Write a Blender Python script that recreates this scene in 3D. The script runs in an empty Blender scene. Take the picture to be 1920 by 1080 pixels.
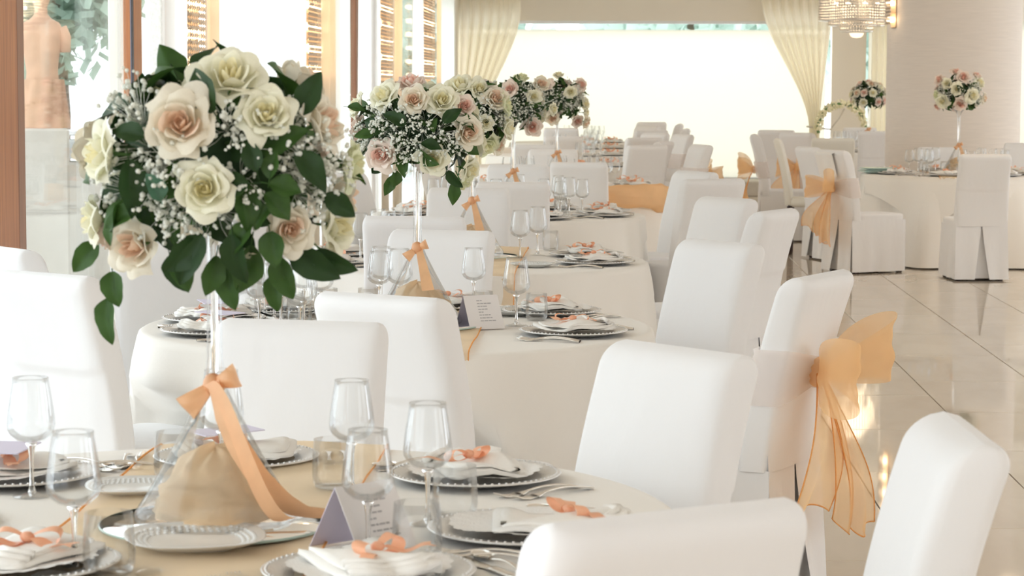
import bpy, math, random
from mathutils import Vector, Matrix, Quaternion, noise

PI = math.pi
sc = bpy.context.scene
COL = sc.collection
R = math.radians
rnd = random.Random(7)

# ------------------------------------------------------------------ camera
FPX, EYE = 4450.0, 1.51
Yc = Vector((0.0427, 0.0858, -1)).normalized()
Xc = Vector((1, -0.007, 0.0421)); Xc = (Xc - Yc * Xc.dot(Yc)).normalized()
Zc = Xc.cross(Yc)
CAM_R = Matrix((Xc, Yc, Zc))            # camera axes expressed in the room
CAM_O = Vector((0, 0, EYE))
cam_d = bpy.data.cameras.new('camera')
cam_d.sensor_width = 36.0
cam_d.lens = FPX / 1920 * 36.0
cam_d.clip_start = 0.1; cam_d.clip_end = 300
cam_d.dof.use_dof = True
cam_d.dof.focus_distance = 7.6
cam_d.dof.aperture_fstop = 12.5
cam = bpy.data.objects.new('camera', cam_d)
cam.matrix_world = Matrix.Translation(CAM_O) @ CAM_R.to_4x4()
COL.objects.link(cam)
sc.camera = cam


def ray(px, py):
    return CAM_R @ Vector(((px - 960) / FPX, -(py - 540) / FPX, -1))


def on_z(px, py, z):                    # room point at height z seen at a photo position
    d = ray(px, py)
    return CAM_O + d * ((z - EYE) / d.z)


def on_y(px, py, y):                    # room point at depth y
    d = ray(px, py)
    return CAM_O + d * (y / d.y)


# ------------------------------------------------------------------ sky, exposure, light
sc.view_settings.view_transform = 'Standard'
sc.view_settings.look = 'None'
sc.view_settings.exposure = 0.23
sc.view_settings.gamma = 1.0
sc.view_settings.use_curve_mapping = False
W = bpy.data.worlds.new('sky'); sc.world = W
W.use_nodes = True
bg = W.node_tree.nodes['Background']
bg.inputs['Color'].default_value = (0.93, 0.965, 1.0, 1)
bg.inputs['Strength'].default_value = 2.4
cy = sc.cycles
cy.max_bounces = 9; cy.diffuse_bounces = 5; cy.glossy_bounces = 4
cy.transmission_bounces = 6; cy.transparent_max_bounces = 24
cy.caustics_reflective = False; cy.caustics_refractive = False
cy.sample_clamp_indirect = 6.0


def area(name, loc, rot, sx, sy, power, color):
    l = bpy.data.lights.new(name, 'AREA'); l.shape = 'RECTANGLE'
    l.size = sx; l.size_y = sy; l.energy = power; l.color = color
    o = bpy.data.objects.new(name, l); COL.objects.link(o)
    o.location = loc; o.rotation_euler = rot
    return o


# daylight entering through the long row of windows, and through the screen window
area('daylight_long_side', (-9.0, 13.0, 4.2), (0, R(-70), 0), 6.0, 34.0, 150, (0.95, 0.97, 1.0))
area('daylight_screen_side', (0.6, 38.5, 5.6), (R(-66), 0, 0), 9.0, 5.0, 900, (1.0, 0.97, 0.92))

# ------------------------------------------------------------------ materials
MATS = {}


def newmat(name):
    m = bpy.data.materials.new(name); m.use_nodes = True
    nt = m.node_tree; nt.nodes.clear()
    out = nt.nodes.new('ShaderNodeOutputMaterial')
    MATS[name] = m
    return m, nt, out


def N(nt, t, **kw):
    n = nt.nodes.new(t)
    for k, v in kw.items():
        if hasattr(n, k):
            setattr(n, k, v)
        else:
            n.inputs[k.replace('_', ' ')].default_value = v
    return n


def principled(name, color, rough=0.5, metal=0.0, noise_amt=0.0, noise_scale=8.0, bump=0.0, bump_scale=60.0,
               sheen=0.0, coat=0.0, trans=0.0, spec=0.5, color2=None, stretch=None):
    m, nt, out = newmat(name)
    p = nt.nodes.new('ShaderNodeBsdfPrincipled')
    p.inputs['Roughness'].default_value = rough
    p.inputs['Metallic'].default_value = metal
    p.inputs['Specular IOR Level'].default_value = spec
    p.inputs['Sheen Weight'].default_value = sheen
    p.inputs['Coat Weight'].default_value = coat
    c = tuple(color) + (1,)
    p.inputs['Base Color'].default_value = c
    tc = nt.nodes.new('ShaderNodeTexCoord')
    vec = tc.outputs['Object']
    if stretch:
        mp = nt.nodes.new('ShaderNodeMapping'); mp.inputs['Scale'].default_value = stretch
        nt.links.new(vec, mp.inputs['Vector']); vec = mp.outputs['Vector']
    if noise_amt or color2:
        nz = nt.nodes.new('ShaderNodeTexNoise'); nz.inputs['Scale'].default_value = noise_scale
        nz.inputs['Detail'].default_value = 4
        nt.links.new(vec, nz.inputs['Vector'])
        rp = nt.nodes.new('ShaderNodeValToRGB')
        c2 = color2 or tuple(x * (1 - noise_amt) for x in color)
        rp.color_ramp.elements[0].color = tuple(c2) + (1,)
        rp.color_ramp.elements[0].position = 0.3
        rp.color_ramp.elements[1].color = c
        rp.color_ramp.elements[1].position = 0.7
        nt.links.new(nz.outputs['Fac'], rp.inputs['Fac'])
        nt.links.new(rp.outputs['Color'], p.inputs['Base Color'])
    if bump:
        b = nt.nodes.new('ShaderNodeTexNoise'); b.inputs['Scale'].default_value = bump_scale
        b.inputs['Detail'].default_value = 3
        nt.links.new(vec, b.inputs['Vector'])
        bp = nt.nodes.new('ShaderNodeBump'); bp.inputs['Strength'].default_value = bump
        bp.inputs['Distance'].default_value = 0.01
        nt.links.new(b.outputs['Fac'], bp.inputs['Height'])
        nt.links.new(bp.outputs['Normal'], p.inputs['Normal'])
    if trans:
        tr = nt.nodes.new('ShaderNodeBsdfTranslucent'); tr.inputs['Color'].default_value = c
        mx = nt.nodes.new('ShaderNodeMixShader'); mx.inputs[0].default_value = trans
        nt.links.new(p.outputs[0], mx.inputs[1]); nt.links.new(tr.outputs[0], mx.inputs[2])
        nt.links.new(mx.outputs[0], out.inputs[0])
    else:
        nt.links.new(p.outputs[0], out.inputs[0])
    return m


def sheer(name, color, clear, trans=0.5, noise_scale=40.0, vary=0.12, stretch=None):
    """woven see-through cloth: clear gaps mixed with diffuse and translucent threads"""
    m, nt, out = newmat(name)
    d = N(nt, 'ShaderNodeBsdfDiffuse'); d.inputs[0].default_value = tuple(color) + (1,)
    t = N(nt, 'ShaderNodeBsdfTranslucent'); t.inputs[0].default_value = tuple(color) + (1,)
    a = N(nt, 'ShaderNodeMixShader'); a.inputs[0].default_value = trans
    nt.links.new(d.outputs[0], a.inputs[1]); nt.links.new(t.outputs[0], a.inputs[2])
    tp = N(nt, 'ShaderNodeBsdfTransparent')
    b = N(nt, 'ShaderNodeMixShader')
    tc = N(nt, 'ShaderNodeTexCoord')
    vec = tc.outputs['Object']
    if stretch:
        mp = N(nt, 'ShaderNodeMapping'); mp.inputs['Scale'].default_value = stretch
        nt.links.new(vec, mp.inputs['Vector']); vec = mp.outputs['Vector']
    nz = N(nt, 'ShaderNodeTexNoise'); nz.inputs['Scale'].default_value = noise_scale
    nt.links.new(vec, nz.inputs['Vector'])
    mr = N(nt, 'ShaderNodeMapRange')
    mr.inputs['From Min'].default_value = 0.3; mr.inputs['From Max'].default_value = 0.7
    mr.inputs['To Min'].default_value = max(0, clear - vary); mr.inputs['To Max'].default_value = min(1, clear + vary)
    nt.links.new(nz.outputs['Fac'], mr.inputs['Value'])
    nt.links.new(mr.outputs['Result'], b.inputs[0])
    nt.links.new(a.outputs[0], b.inputs[1]); nt.links.new(tp.outputs[0], b.inputs[2])
    nt.links.new(b.outputs[0], out.inputs[0])
    return m


def thin_glass(name, tint=(1, 1, 1), base=0.02, power=1.0, rough=0.02):
    m, nt, out = newmat(name)
    tp = N(nt, 'ShaderNodeBsdfTransparent'); tp.inputs[0].default_value = tuple(tint) + (1,)
    g = N(nt, 'ShaderNodeBsdfGlossy'); g.inputs['Roughness'].default_value = rough
    lw = N(nt, 'ShaderNodeLayerWeight'); lw.inputs['Blend'].default_value = 0.25
    mr = N(nt, 'ShaderNodeMapRange')
    mr.inputs['To Min'].default_value = base; mr.inputs['To Max'].default_value = power
    nt.links.new(lw.outputs['Fresnel'], mr.inputs['Value'])
    mx = N(nt, 'ShaderNodeMixShader')
    nt.links.new(mr.outputs['Result'], mx.inputs[0])
    nt.links.new(tp.outputs[0], mx.inputs[1]); nt.links.new(g.outputs[0], mx.inputs[2])
    nt.links.new(mx.outputs[0], out.inputs[0])
    return m


def emitter(name, color, strength):
    m, nt, out = newmat(name)
    e = N(nt, 'ShaderNodeEmission'); e.inputs[0].default_value = tuple(color) + (1,); e.inputs[1].default_value = strength
    nt.links.new(e.outputs[0], out.inputs[0])
    return m


def solid_glass(name, color=(1, 1, 1), ior=1.45):
    m, nt, out = newmat(name)
    g = N(nt, 'ShaderNodeBsdfGlass'); g.inputs['Color'].default_value = tuple(color) + (1,)
    g.inputs['Roughness'].default_value = 0.02; g.inputs['IOR'].default_value = ior
    nt.links.new(g.outputs[0], out.inputs[0])
    return m


def tile_material():
    m, nt, out = newmat('marble_tile')
    p = N(nt, 'ShaderNodeBsdfPrincipled'); p.inputs['Roughness'].default_value = 0.035
    p.inputs['Specular IOR Level'].default_value = 0.65
    oi = N(nt, 'ShaderNodeObjectInfo')
    tc = N(nt, 'ShaderNodeTexCoord')
    ad = N(nt, 'ShaderNodeVectorMath', operation='ADD')
    sc_ = N(nt, 'ShaderNodeVectorMath', operation='SCALE'); sc_.inputs['Scale'].default_value = 0.37
    nt.links.new(oi.outputs['Location'], sc_.inputs[0])
    nt.links.new(tc.outputs['Object'], ad.inputs[0]); nt.links.new(sc_.outputs[0], ad.inputs[1])
    mp = N(nt, 'ShaderNodeMapping'); mp.inputs['Scale'].default_value = (2.5, 1.0, 1.0); mp.inputs['Rotation'].default_value = (0, 0, 0.25)
    nt.links.new(ad.outputs[0], mp.inputs['Vector'])
    nz = N(nt, 'ShaderNodeTexNoise'); nz.inputs['Scale'].default_value = 1.6; nz.inputs['Detail'].default_value = 6; nz.inputs['Distortion'].default_value = 0.6
    nt.links.new(mp.outputs[0], nz.inputs['Vector'])
    rp = N(nt, 'ShaderNodeValToRGB')
    e = rp.color_ramp.elements
    e[0].position = 0.25; e[0].color = (0.67, 0.575, 0.465, 1)
    e[1].position = 0.6; e[1].color = (0.74, 0.645, 0.53, 1)
    nt.links.new(nz.outputs['Fac'], rp.inputs['Fac'])
    nt.links.new(rp.outputs[0], p.inputs['Base Color'])
    nt.links.new(p.outputs[0], out.inputs[0])
    return m


def wood_material(name, c1, c2):
    m, nt, out = newmat(name)
    p = N(nt, 'ShaderNodeBsdfPrincipled'); p.inputs['Roughness'].default_value = 0.45
    tc = N(nt, 'ShaderNodeTexCoord'); mp = N(nt, 'ShaderNodeMapping'); mp.inputs['Scale'].default_value = (14, 14, 0.7)
    nt.links.new(tc.outputs['Object'], mp.inputs['Vector'])
    nz = N(nt, 'ShaderNodeTexNoise'); nz.inputs['Scale'].default_value = 3; nz.inputs['Detail'].default_value = 5; nz.inputs['Distortion'].default_value = 0.4
    nt.links.new(mp.outputs[0], nz.inputs['Vector'])
    rp = N(nt, 'ShaderNodeValToRGB')
    rp.color_ramp.elements[0].position = 0.3; rp.color_ramp.elements[0].color = tuple(c1) + (1,)
    rp.color_ramp.elements[1].position = 0.7; rp.color_ramp.elements[1].color = tuple(c2) + (1,)
    nt.links.new(nz.outputs['Fac'], rp.inputs['Fac']); nt.links.new(rp.outputs[0], p.inputs['Base Color'])
    nt.links.new(p.outputs[0], out.inputs[0])
    return m


linen = principled('white_linen', (0.86, 0.85, 0.85), 0.9, sheen=0.2, bump=0.28, bump_scale=11, stretch=(1.6, 1.6, 0.55), spec=0.2)
leather = principled('cream_leather', (0.83, 0.80, 0.72), 0.55, bump=0.05, bump_scale=120)
cloth = principled('ivory_tablecloth', (0.90, 0.865, 0.81), 0.85, bump=0.06, bump_scale=90, spec=0.2, sheen=0.1)
napkin_m = principled('napkin_cotton', (0.90, 0.875, 0.83), 0.9, bump=0.2, bump_scale=40, spec=0.2)
lace = principled('lace_cotton', (0.90, 0.88, 0.85), 0.9, bump=0.25, bump_scale=260, spec=0.2)
organza = sheer('peach_organza', (0.98, 0.68, 0.38), 0.34, 0.5, 6.0, 0.05)
organza_r = sheer('runner_organza', (1.0, 0.84, 0.62), 0.34, 0.45, 5.0, 0.05)
organza_d = sheer('peach_organza_hem', (0.96, 0.55, 0.22), 0.10, 0.4)
tulle = sheer('peach_tulle', (1.0, 0.80, 0.56), 0.06, 0.5, 7.0, 0.05)
satin = principled('peach_satin', (0.97, 0.60, 0.34), 0.4, trans=0.35, noise_amt=0.12, noise_scale=30)
satin_p = principled('coral_satin', (0.98, 0.56, 0.36), 0.4, trans=0.3)
glass_t = thin_glass('clear_glass', (0.992, 0.995, 0.995), 0.02, 0.42)
glass_v = thin_glass('vase_glass', (0.995, 0.998, 0.996), 0.035, 0.6)
glass_s = solid_glass('solid_glass')
pane_m = thin_glass('window_glass', (0.96, 0.985, 0.98), 0.01, 0.35)
crystal = thin_glass('crystal_beads', (0.90, 0.82, 0.70), 0.70, 1.0, 0.22)
silver = principled('silver_plate', (0.84, 0.83, 0.81), 0.36, 0.72, noise_amt=0.1, noise_scale=18, bump=0.15, bump_scale=140)
steel = principled('cutlery_steel', (0.82, 0.78, 0.72), 0.18, 1.0)
mirror_m = principled('mirror_silver', (0.92, 0.93, 0.91), 0.02, 1.0)
mirror_e = principled('mirror_edge', (0.45, 0.60, 0.55), 0.1)
china = principled('porcelain', (0.82, 0.82, 0.80), 0.25, coat=0.3, bump=0.0)
china_l = principled('embossed_porcelain', (0.80, 0.80, 0.79), 0.3, bump=0.9, bump_scale=220)
aqua = principled('aqua_glazed', (0.62, 0.80, 0.76), 0.25, coat=0.3)
card_m = principled('card_paper', (0.80, 0.76, 0.74), 0.8)
lilac = principled('lilac_paper', (0.72, 0.68, 0.82), 0.8)
ink = principled('grey_ink', (0.42, 0.40, 0.40), 0.8)
darkleg = principled('dark_wood_leg', (0.06, 0.03, 0.025), 0.4)
leaf_m = principled('rose_leaf', (0.060, 0.140, 0.026), 0.5, spec=0.35, noise_amt=0.45, noise_scale=18, trans=0.16)
leaf_b = principled('blue_green_leaf', (0.10, 0.24, 0.15), 0.45, noise_amt=0.3, noise_scale=20, trans=0.15)
leaf_d = principled('dark_leaf', (0.028, 0.072, 0.017), 0.5, spec=0.3, noise_amt=0.4, noise_scale=18, trans=0.15)
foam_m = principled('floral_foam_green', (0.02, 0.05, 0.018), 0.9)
stem_m = principled('flower_stem', (0.10, 0.22, 0.06), 0.6)
bud_m = principled('gypsophila_white', (0.93, 0.94, 0.87), 0.8, trans=0.3)
PET = {}
for nm, ci, co in (('cream', (0.97, 0.91, 0.64), (0.97, 0.95, 0.78)),
                   ('blush', (0.95, 0.74, 0.58), (0.95, 0.89, 0.75)),
                   ('pink', (0.95, 0.66, 0.56), (0.96, 0.84, 0.75)),
                   ('green', (0.92, 0.90, 0.62), (0.89, 0.91, 0.66))):
    PET[nm] = (principled('petal_%s_heart' % nm, ci, 0.65, trans=0.25, spec=0.2),
               principled('petal_%s' % nm, co, 0.65, trans=0.25, spec=0.2, noise_amt=0.06, noise_scale=16))
wall_m = principled('cream_plaster', (0.83, 0.78, 0.70), 0.85, bump=0.05, bump_scale=60)
ceil_m = principled('white_plaster', (0.87, 0.82, 0.75), 0.9)
column_m = principled('column_wallpaper', (0.83, 0.755, 0.68), 0.75, noise_amt=0.07, noise_scale=5, stretch=(1, 1, 22))
wood = wood_material('orange_wood', (0.36, 0.125, 0.04), (0.56, 0.225, 0.075))
wood_d = wood_material('brown_wood', (0.25, 0.11, 0.06), (0.36, 0.17, 0.09))
rubber = principled('dark_gasket', (0.10, 0.10, 0.12), 0.5)
alu = principled('pale_aluminium', (0.75, 0.76, 0.78), 0.4, 0.2)
curtain_m = principled('ivory_curtain', (0.95, 0.93, 0.87), 0.85, trans=0.78, spec=0.15)
curtain_f = principled('warm_ivory_curtain', (0.97, 0.92, 0.81), 0.85, trans=0.6, spec=0.15)
voile = sheer('white_voile', (0.92, 0.92, 0.90), 0.45, 0.6)
screen_m = principled('roller_screen', (0.80, 0.775, 0.71), 0.9, trans=0.75, noise_amt=0.05, noise_scale=0.7, spec=0.1)
grout = principled('grout', (0.36, 0.31, 0.26), 0.8)
tile_m = tile_material()
gold = principled('gilt_metal', (0.90, 0.66, 0.42), 0.4, 0.5)
chrome = principled('chrome_metal', (0.75, 0.73, 0.70), 0.15, 1.0)
bulb_m = emitter('warm_bulb', (1.0, 0.70, 0.42), 9.0)
lampglass = emitter('lit_shade', (1.0, 0.80, 0.55), 1.6)
terracotta = principled('terracotta', (0.72, 0.42, 0.28), 0.8, noise_amt=0.3, noise_scale=6)
stone = principled('pale_stone', (0.55, 0.51, 0.45), 0.85, noise_amt=0.1)
terrace_m = principled('terrace_paving', (0.75, 0.76, 0.78), 0.7, noise_amt=0.08, noise_scale=2)
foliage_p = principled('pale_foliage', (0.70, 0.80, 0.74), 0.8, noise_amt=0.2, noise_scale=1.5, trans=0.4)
foliage_m = principled('tree_foliage', (0.42, 0.54, 0.44), 0.8, noise_amt=0.35, noise_scale=3, trans=0.3)  # leaf colour lightened to carry the haze of lens flare
bark = principled('bark', (0.2, 0.14, 0.1), 0.9)
rope_m = principled('twisted_cord', (0.55, 0.50, 0.42), 0.7)


# ------------------------------------------------------------------ mesh helpers
class MB:
    """collects vertices and faces of one mesh"""
    def __init__(self):
        self.v = []; self.f = []; self.s = []

    def add(self, verts, faces, smooth=True):
        o = len(self.v)
        self.v += [tuple(p) for p in verts]
        self.f += [tuple(i + o for i in f) for f in faces]
        self.s += [smooth] * len(faces)
        return self

    def mesh(self, name, mat):
        me = bpy.data.meshes.new(name)
        me.from_pydata(self.v, [], self.f)
        me.polygons.foreach_set('use_smooth', self.s)
        if mat:
            me.materials.append(mat)
        me.update()
        return me

    # shapes
    def box(self, c, s, smooth=False, rz=0.0, bev=0.0):
        x, y, z = (k / 2 for k in s)
        if bev <= 0:
            pts = [(-x, -y, -z), (x, -y, -z), (x, y, -z), (-x, y, -z), (-x, -y, z), (x, -y, z), (x, y, z), (-x, y, z)]
            fs = [(0, 3, 2, 1), (4, 5, 6, 7), (0, 1, 5, 4), (1, 2, 6, 5), (2, 3, 7, 6), (3, 0, 4, 7)]
        else:
            b = min(bev, x * .9, y * .9, z * .9)
            pts = []; fs = []
            for (zz, ins) in ((-z, b), (-z + b, 0), (z - b, 0), (z, b)):
                a, d = x - ins, y - ins
                pts += [(-a + b, -d, zz), (a - b, -d, zz), (a, -d + b, zz), (a, d - b, zz), (a - b, d, zz), (-a + b, d, zz), (-a, d - b, zz), (-a, -d + b, zz)]
            for r in range(3):
                for k in range(8):
                    fs.append((r * 8 + k, r * 8 + (k + 1) % 8, r * 8 + 8 + (k + 1) % 8, r * 8 + 8 + k))
            fs.append(tuple(range(7, -1, -1))); fs.append(tuple(range(24, 32)))
        ca, sa = math.cos(rz), math.sin(rz)
        self.add([(c[0] + p[0] * ca - p[1] * sa, c[1] + p[0] * sa + p[1] * ca, c[2] + p[2]) for p in pts], fs, smooth)
        return self

    def grid(self, nu, nv, fn, wrap=False, smooth=True):
        pts = [fn(i / (nu if wrap else nu - 1), j / (nv - 1)) for j in range(nv) for i in range(nu)]
        fs = []
        for j in range(nv - 1):
            for i in range(nu if wrap else nu - 1):
                a = j * nu + i; b = j * nu + (i + 1) % nu
                fs.append((a, b, b + nu, a + nu))
        self.add(pts, fs, smooth)
        return self

    def lathe(self, prof, n=24, close_bottom=False, close_top=False, c=(0, 0, 0), fn=None):
        nv = len(prof)
        pts = []
        for (r, z) in prof:
            for k in range(n):
                a = 2 * PI * k / n
                rr = r * (fn(a) if fn else 1)
                pts.append((c[0] + rr * math.cos(a), c[1] + rr * math.sin(a), c[2] + z))
        fs = []
        for j in range(nv - 1):
            for k in range(n):
                a = j * n + k; b = j * n + (k + 1) % n
                fs.append((a, b, b + n, a + n))
        if close_bottom:
            fs.append(tuple(range(n - 1, -1, -1)))
        if close_top:
            fs.append(tuple(range((nv - 1) * n, nv * n)))
        self.add(pts, fs)
        return self

    def tube(self, path, rad, n=6, flat=1.0):
        path = [Vector(p) for p in path]
        m = len(path)
        rads = rad if isinstance(rad, (list, tuple)) else [rad] * m
        t0 = (path[1] - path[0]).normalized()
        up = Vector((0, 0, 1)) if abs(t0.z) < 0.9 else Vector((1, 0, 0))
        nrm = t0.cross(up).normalized()
        pts = []
        for i in range(m):
            t = (path[min(i + 1, m - 1)] - path[max(i - 1, 0)]).normalized()
            nrm = (nrm - t * nrm.dot(t)).normalized()
            bn = t.cross(nrm)
            for k in range(n):
                a = 2 * PI * k / n
                pts.append(path[i] + (nrm * math.cos(a) + bn * math.sin(a) * flat) * rads[i])
        fs = []
        for i in range(m - 1):
            for k in range(n):
                a = i * n + k; b = i * n + (k + 1) % n
                fs.append((a, b, b + n, a + n))
        fs.append(tuple(range(n - 1, -1, -1))); fs.append(tuple(range((m - 1) * n, m * n)))
        self.add(pts, fs)
        return self

    def ball(self, c, r, nu=8, nv=6, sc3=(1, 1, 1)):
        pts = [(c[0], c[1], c[2] - r * sc3[2])]
        for j in range(1, nv):
            t = PI * j / nv
            for k in range(nu):
                a = 2 * PI * k / nu
                pts.append((c[0] + r * sc3[0] * math.sin(t) * math.cos(a), c[1] + r * sc3[1] * math.sin(t) * math.sin(a), c[2] - r * sc3[2] * math.cos(t)))
        pts.append((c[0], c[1], c[2] + r * sc3[2]))
        fs = [(0, 1 + (k + 1) % nu, 1 + k) for k in range(nu)]
        for j in range(nv - 2):
            for k in range(nu):
                a = 1 + j * nu + k; b = 1 + j * nu + (k + 1) % nu
                fs.append((a, b, b + nu, a + nu))
        last = len(pts) - 1
        o = 1 + (nv - 2) * nu
        fs += [(o + k, o + (k + 1) % nu, last) for k in range(nu)]
        self.add(pts, fs)
        return self


def obj(name, me, parent=None, loc=(0, 0, 0), rot=(0, 0, 0), scale=None, label=None):
    o = bpy.data.objects.new(name, me)
    COL.objects.link(o)
    o.parent = parent
    o.location = loc
    if isinstance(rot, Quaternion):
        o.rotation_mode = 'QUATERNION'; o.rotation_quaternion = rot
    else:
        o.rotation_euler = rot
    if scale is not None:
        o.scale = (scale,) * 3 if isinstance(scale, (int, float)) else scale
    if label:
        o['label'] = label
    return o


def tag(o, label, cat, group=None):
    o['label'] = label; o['category'] = cat
    if group:
        o['group'] = group
    return o


def thing(name, label, cat, loc=(0, 0, 0), rz=0.0, group=None):
    o = bpy.data.objects.new(name, None); COL.objects.link(o)
    o.empty_display_size = 0.1
    o.location = loc; o.rotation_euler = (0, 0, rz)
    return tag(o, label, cat, group)


def struct(name, me, label=None, parent=None):
    o = obj(name, me, parent)
    if parent is None:
        o['kind'] = 'structure'
    if label:
        o['label'] = label
    return o


CACHE = {}


def cached(key, fn):
    if key not in CACHE:
        CACHE[key] = fn()
    return CACHE[key]


def smooth01(t):
    t = max(0.0, min(1.0, t)); return t * t * (3 - 2 * t)


# ================================================================== ROOM
XL, XR, YB, ZC = -2.2, 6.6, 33.4, 3.4
# floor: long marble tiles in running bond
fl = struct('floor', MB().box(((XL + XR) / 2, 15.5, -0.03), (XR - XL + 0.2, 37.0, 0.04)).mesh('floor', grout), 'cream glossy marble tile floor with thin dark joints')
TW, TL = 0.592, 1.165
tile_me = MB().box((0, 0, -0.006), (TW - 0.005, TL - 0.005, 0.012), bev=0.0012).mesh('tile', tile_m)
rest = MB()
for i in range(-6, 10):
    x0 = 0.964 + TW * i
    xc = x0 + TW / 2
    if x0 < XL - 0.4 or x0 > XR:
        continue
    off = 7.5 if (i % 2) else 7.5 + TL / 2
    for j in range(-7, 23):
        yc = off + TL * j + TL / 2
        if yc > YB + 0.3:
            continue
        if xc > 0.3 and 5.5 < yc < 33:
            obj('tile', tile_me, fl, (xc, yc, 0.0))
        else:
            rest.box((xc, yc, -0.006), (TW - 0.005, TL - 0.005, 0.012))
o = obj('tile_field', rest.mesh('tile_field', tile_m), fl); o['kind'] = 'stuff'

struct('ceiling', MB().box(((XL + XR) / 2, 15.2, ZC + 0.06), (XR - XL + 0.4, 37.0, 0.12)).mesh('ceiling', ceil_m), 'plain pale ceiling')
wr = struct('wall_right', MB().box((XR + 0.1, 17.5, 3.05), (0.2, 33.0, 0.7)).mesh('wall_right', wall_m), 'cream wall band over added fill-light openings on the column side')  # gaps below the band are added to let in fill light
obj('dado', MB().box((XR + 0.1, 17.5, 0.2), (0.2, 33.0, 0.4)).mesh('dado', wall_m), wr)
for k in range(9):
    obj('pier', MB().box((XR + 0.1, 1.2 + 4.06 * k, 1.55), (0.2, 1.5, 2.3)).mesh('pier', wall_m), wr)


struct('wall_front', MB().box(((XL + XR) / 2, -3.1, ZC / 2), (XR - XL + 0.4, 0.2, ZC)).mesh('wall_front', wall_m), 'plain cream end wall')


def wx(px):                             # depth along the window wall at a photo column
    return on_y_wall(px)


def on_y_wall(px):
    d = ray(px, 158)
    return XL / d.x * d.y


# window wall: piers, posts, rails
piers = [(345, 386), (574, 611), (711, 739), (791, 813), (838, 862)]
head = MB().box((XL - 0.1, 17.0, 3.0), (0.2, 33.0, 0.8))
wl = struct('wall_left', head.mesh('wall_left', wall_m), 'cream wall band above the row of windows')
PIER = []
for a, b in piers:
    y0, y1 = on_y_wall(a) * 0.977, min(on_y_wall(b) * 0.977, YB)
    PIER.append((y0, y1))
    obj('pier', MB().box((XL - 0.03, (y0 + y1) / 2, 1.3), (0.06, y1 - y0, 2.6)).mesh('pier', wall_m), wl)


def win(n, y0, y1, rail=True, mat=None):
    w = bpy.data.objects.new('window_%d' % n, None); COL.objects.link(w); w['kind'] = 'structure'
    w['label'] = 'tall window pane in the long window wall'
    obj('pane', MB().box((XL - 0.03, (y0 + y1) / 2, 1.4), (0.012, y1 - y0 - 0.02, 2.4)).mesh('pane', pane_m), w)
    obj('bottom_rail', MB().box((XL - 0.05, (y0 + y1) / 2, 0.12), (0.10, y1 - y0, 0.16), bev=0.008).mesh('bottom_rail', mat or wood), w)
    obj('rail_gasket', MB().box((XL - 0.05, (y0 + y1) / 2, 0.21), (0.05, y1 - y0, 0.02)).mesh('rail_gasket', alu), w)
    return w


def post(n, y0, y1, m, depth=0.16, label='vertical wooden window post'):
    p = struct('trim_%d' % n, MB().box((XL - depth / 2, (y0 + y1) / 2, 1.3), (depth, y1 - y0, 2.6), bev=0.004).mesh('post', m), label)
    return p


yA0, yA1, yA2 = 8.38, on_y_wall(33), on_y_wall(46)
post(1, yA0, yA1, wood, 0.20, 'wide orange wooden window post nearest the camera')
post(2, yA1, yA2, wood_d, 0.16, 'brown rebate strip beside the orange wooden window post')
yB0, yB1 = on_y_wall(252), on_y_wall(267)
post(3, yB0 - 0.03, yB0, rubber, 0.012, 'dark gasket strip beside the second wooden window post')
post(4, yB0, yB1, wood, 0.05, 'narrow orange wooden window post beside the first curtain')
yD0, yD1 = on_y_wall(668), on_y_wall(675)
post(5, yD0, yD1, wood_d, 0.05, 'dark slim window post between two curtains')
win(1, yA2, yB0 - 0.05)
win(2, yB1, PIER[0][0])
win(3, PIER[0][1], PIER[1][0])
win(4, PIER[1][1], yD0)
win(5, yD1, PIER[2][0])
win(6, PIER[2][1], PIER[3][0])
win(7, PIER[3][1], PIER[4][0])
win(8, 5.0, yA0 - 0.02)
win(9, 1.5, 4.9)

# far wall with its great screened window
zt = on_y(1200, 39, YB).z
zs = on_y(1340, 338, YB).z
xw0, xw1 = on_y(868, 100, YB).x, on_y(1552, 100, YB).x
xp0, xp1 = on_y(1560, 100, YB).x, on_y(1624, 100, YB).x
wf = struct('wall_back', MB().box(((XL + XR) / 2, YB + 0.1, (zt + ZC) / 2), (XR - XL + 0.4, 0.2, ZC - zt)).mesh('wall_back', wall_m), 'cream wall band above the great screened window')
obj('sill_wall', MB().box(((XL + XR) / 2, YB + 0.1, zs / 2), (XR - XL + 0.4, 0.2, zs)).mesh('sill_wall', wall_m), wf)
obj('pier', MB().box(((XL + xw0) / 2, YB + 0.1, 1.5), (xw0 - XL, 0.2, 3.0)).mesh('pier', wall_m), wf)
obj('pier', MB().box(((xp0 + xp1) / 2, YB + 0.1, 1.5), (xp1 - xp0, 0.2, 3.0)).mesh('pier', wall_m), wf)
obj('pier', MB().box((XR - 0.3, YB + 0.1, 1.5), (0.8, 0.2, 3.0)).mesh('pier', wall_m), wf)
w10 = bpy.data.objects.new('window_10', None); COL.objects.link(w10); w10['kind'] = 'structure'
w10['label'] = 'great window of the far wall behind the drawn roller screen'
obj('pane', MB().box(((xw0 + xw1) / 2, YB + 0.14, (zs + zt) / 2), (xw1 - xw0, 0.012, zt - zs)).mesh('pane', pane_m), w10)
obj('top_frame', MB().box(((xw0 + xw1) / 2, YB + 0.12, zt - 0.02), (xw1 - xw0, 0.10, 0.04)).mesh('top_frame', alu), w10)
obj('sill', MB().box(((xw0 + xw1) / 2, YB - 0.02, zs - 0.02), (xw1 - xw0, 0.30, 0.04)).mesh('sill', principled('sill_stone', (0.50, 0.55, 0.50), 0.5)), w10)
w11 = bpy.data.objects.new('window_11', None); COL.objects.link(w11); w11['kind'] = 'structure'
w11['label'] = 'second far window beyond the narrow cream pier'
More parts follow.
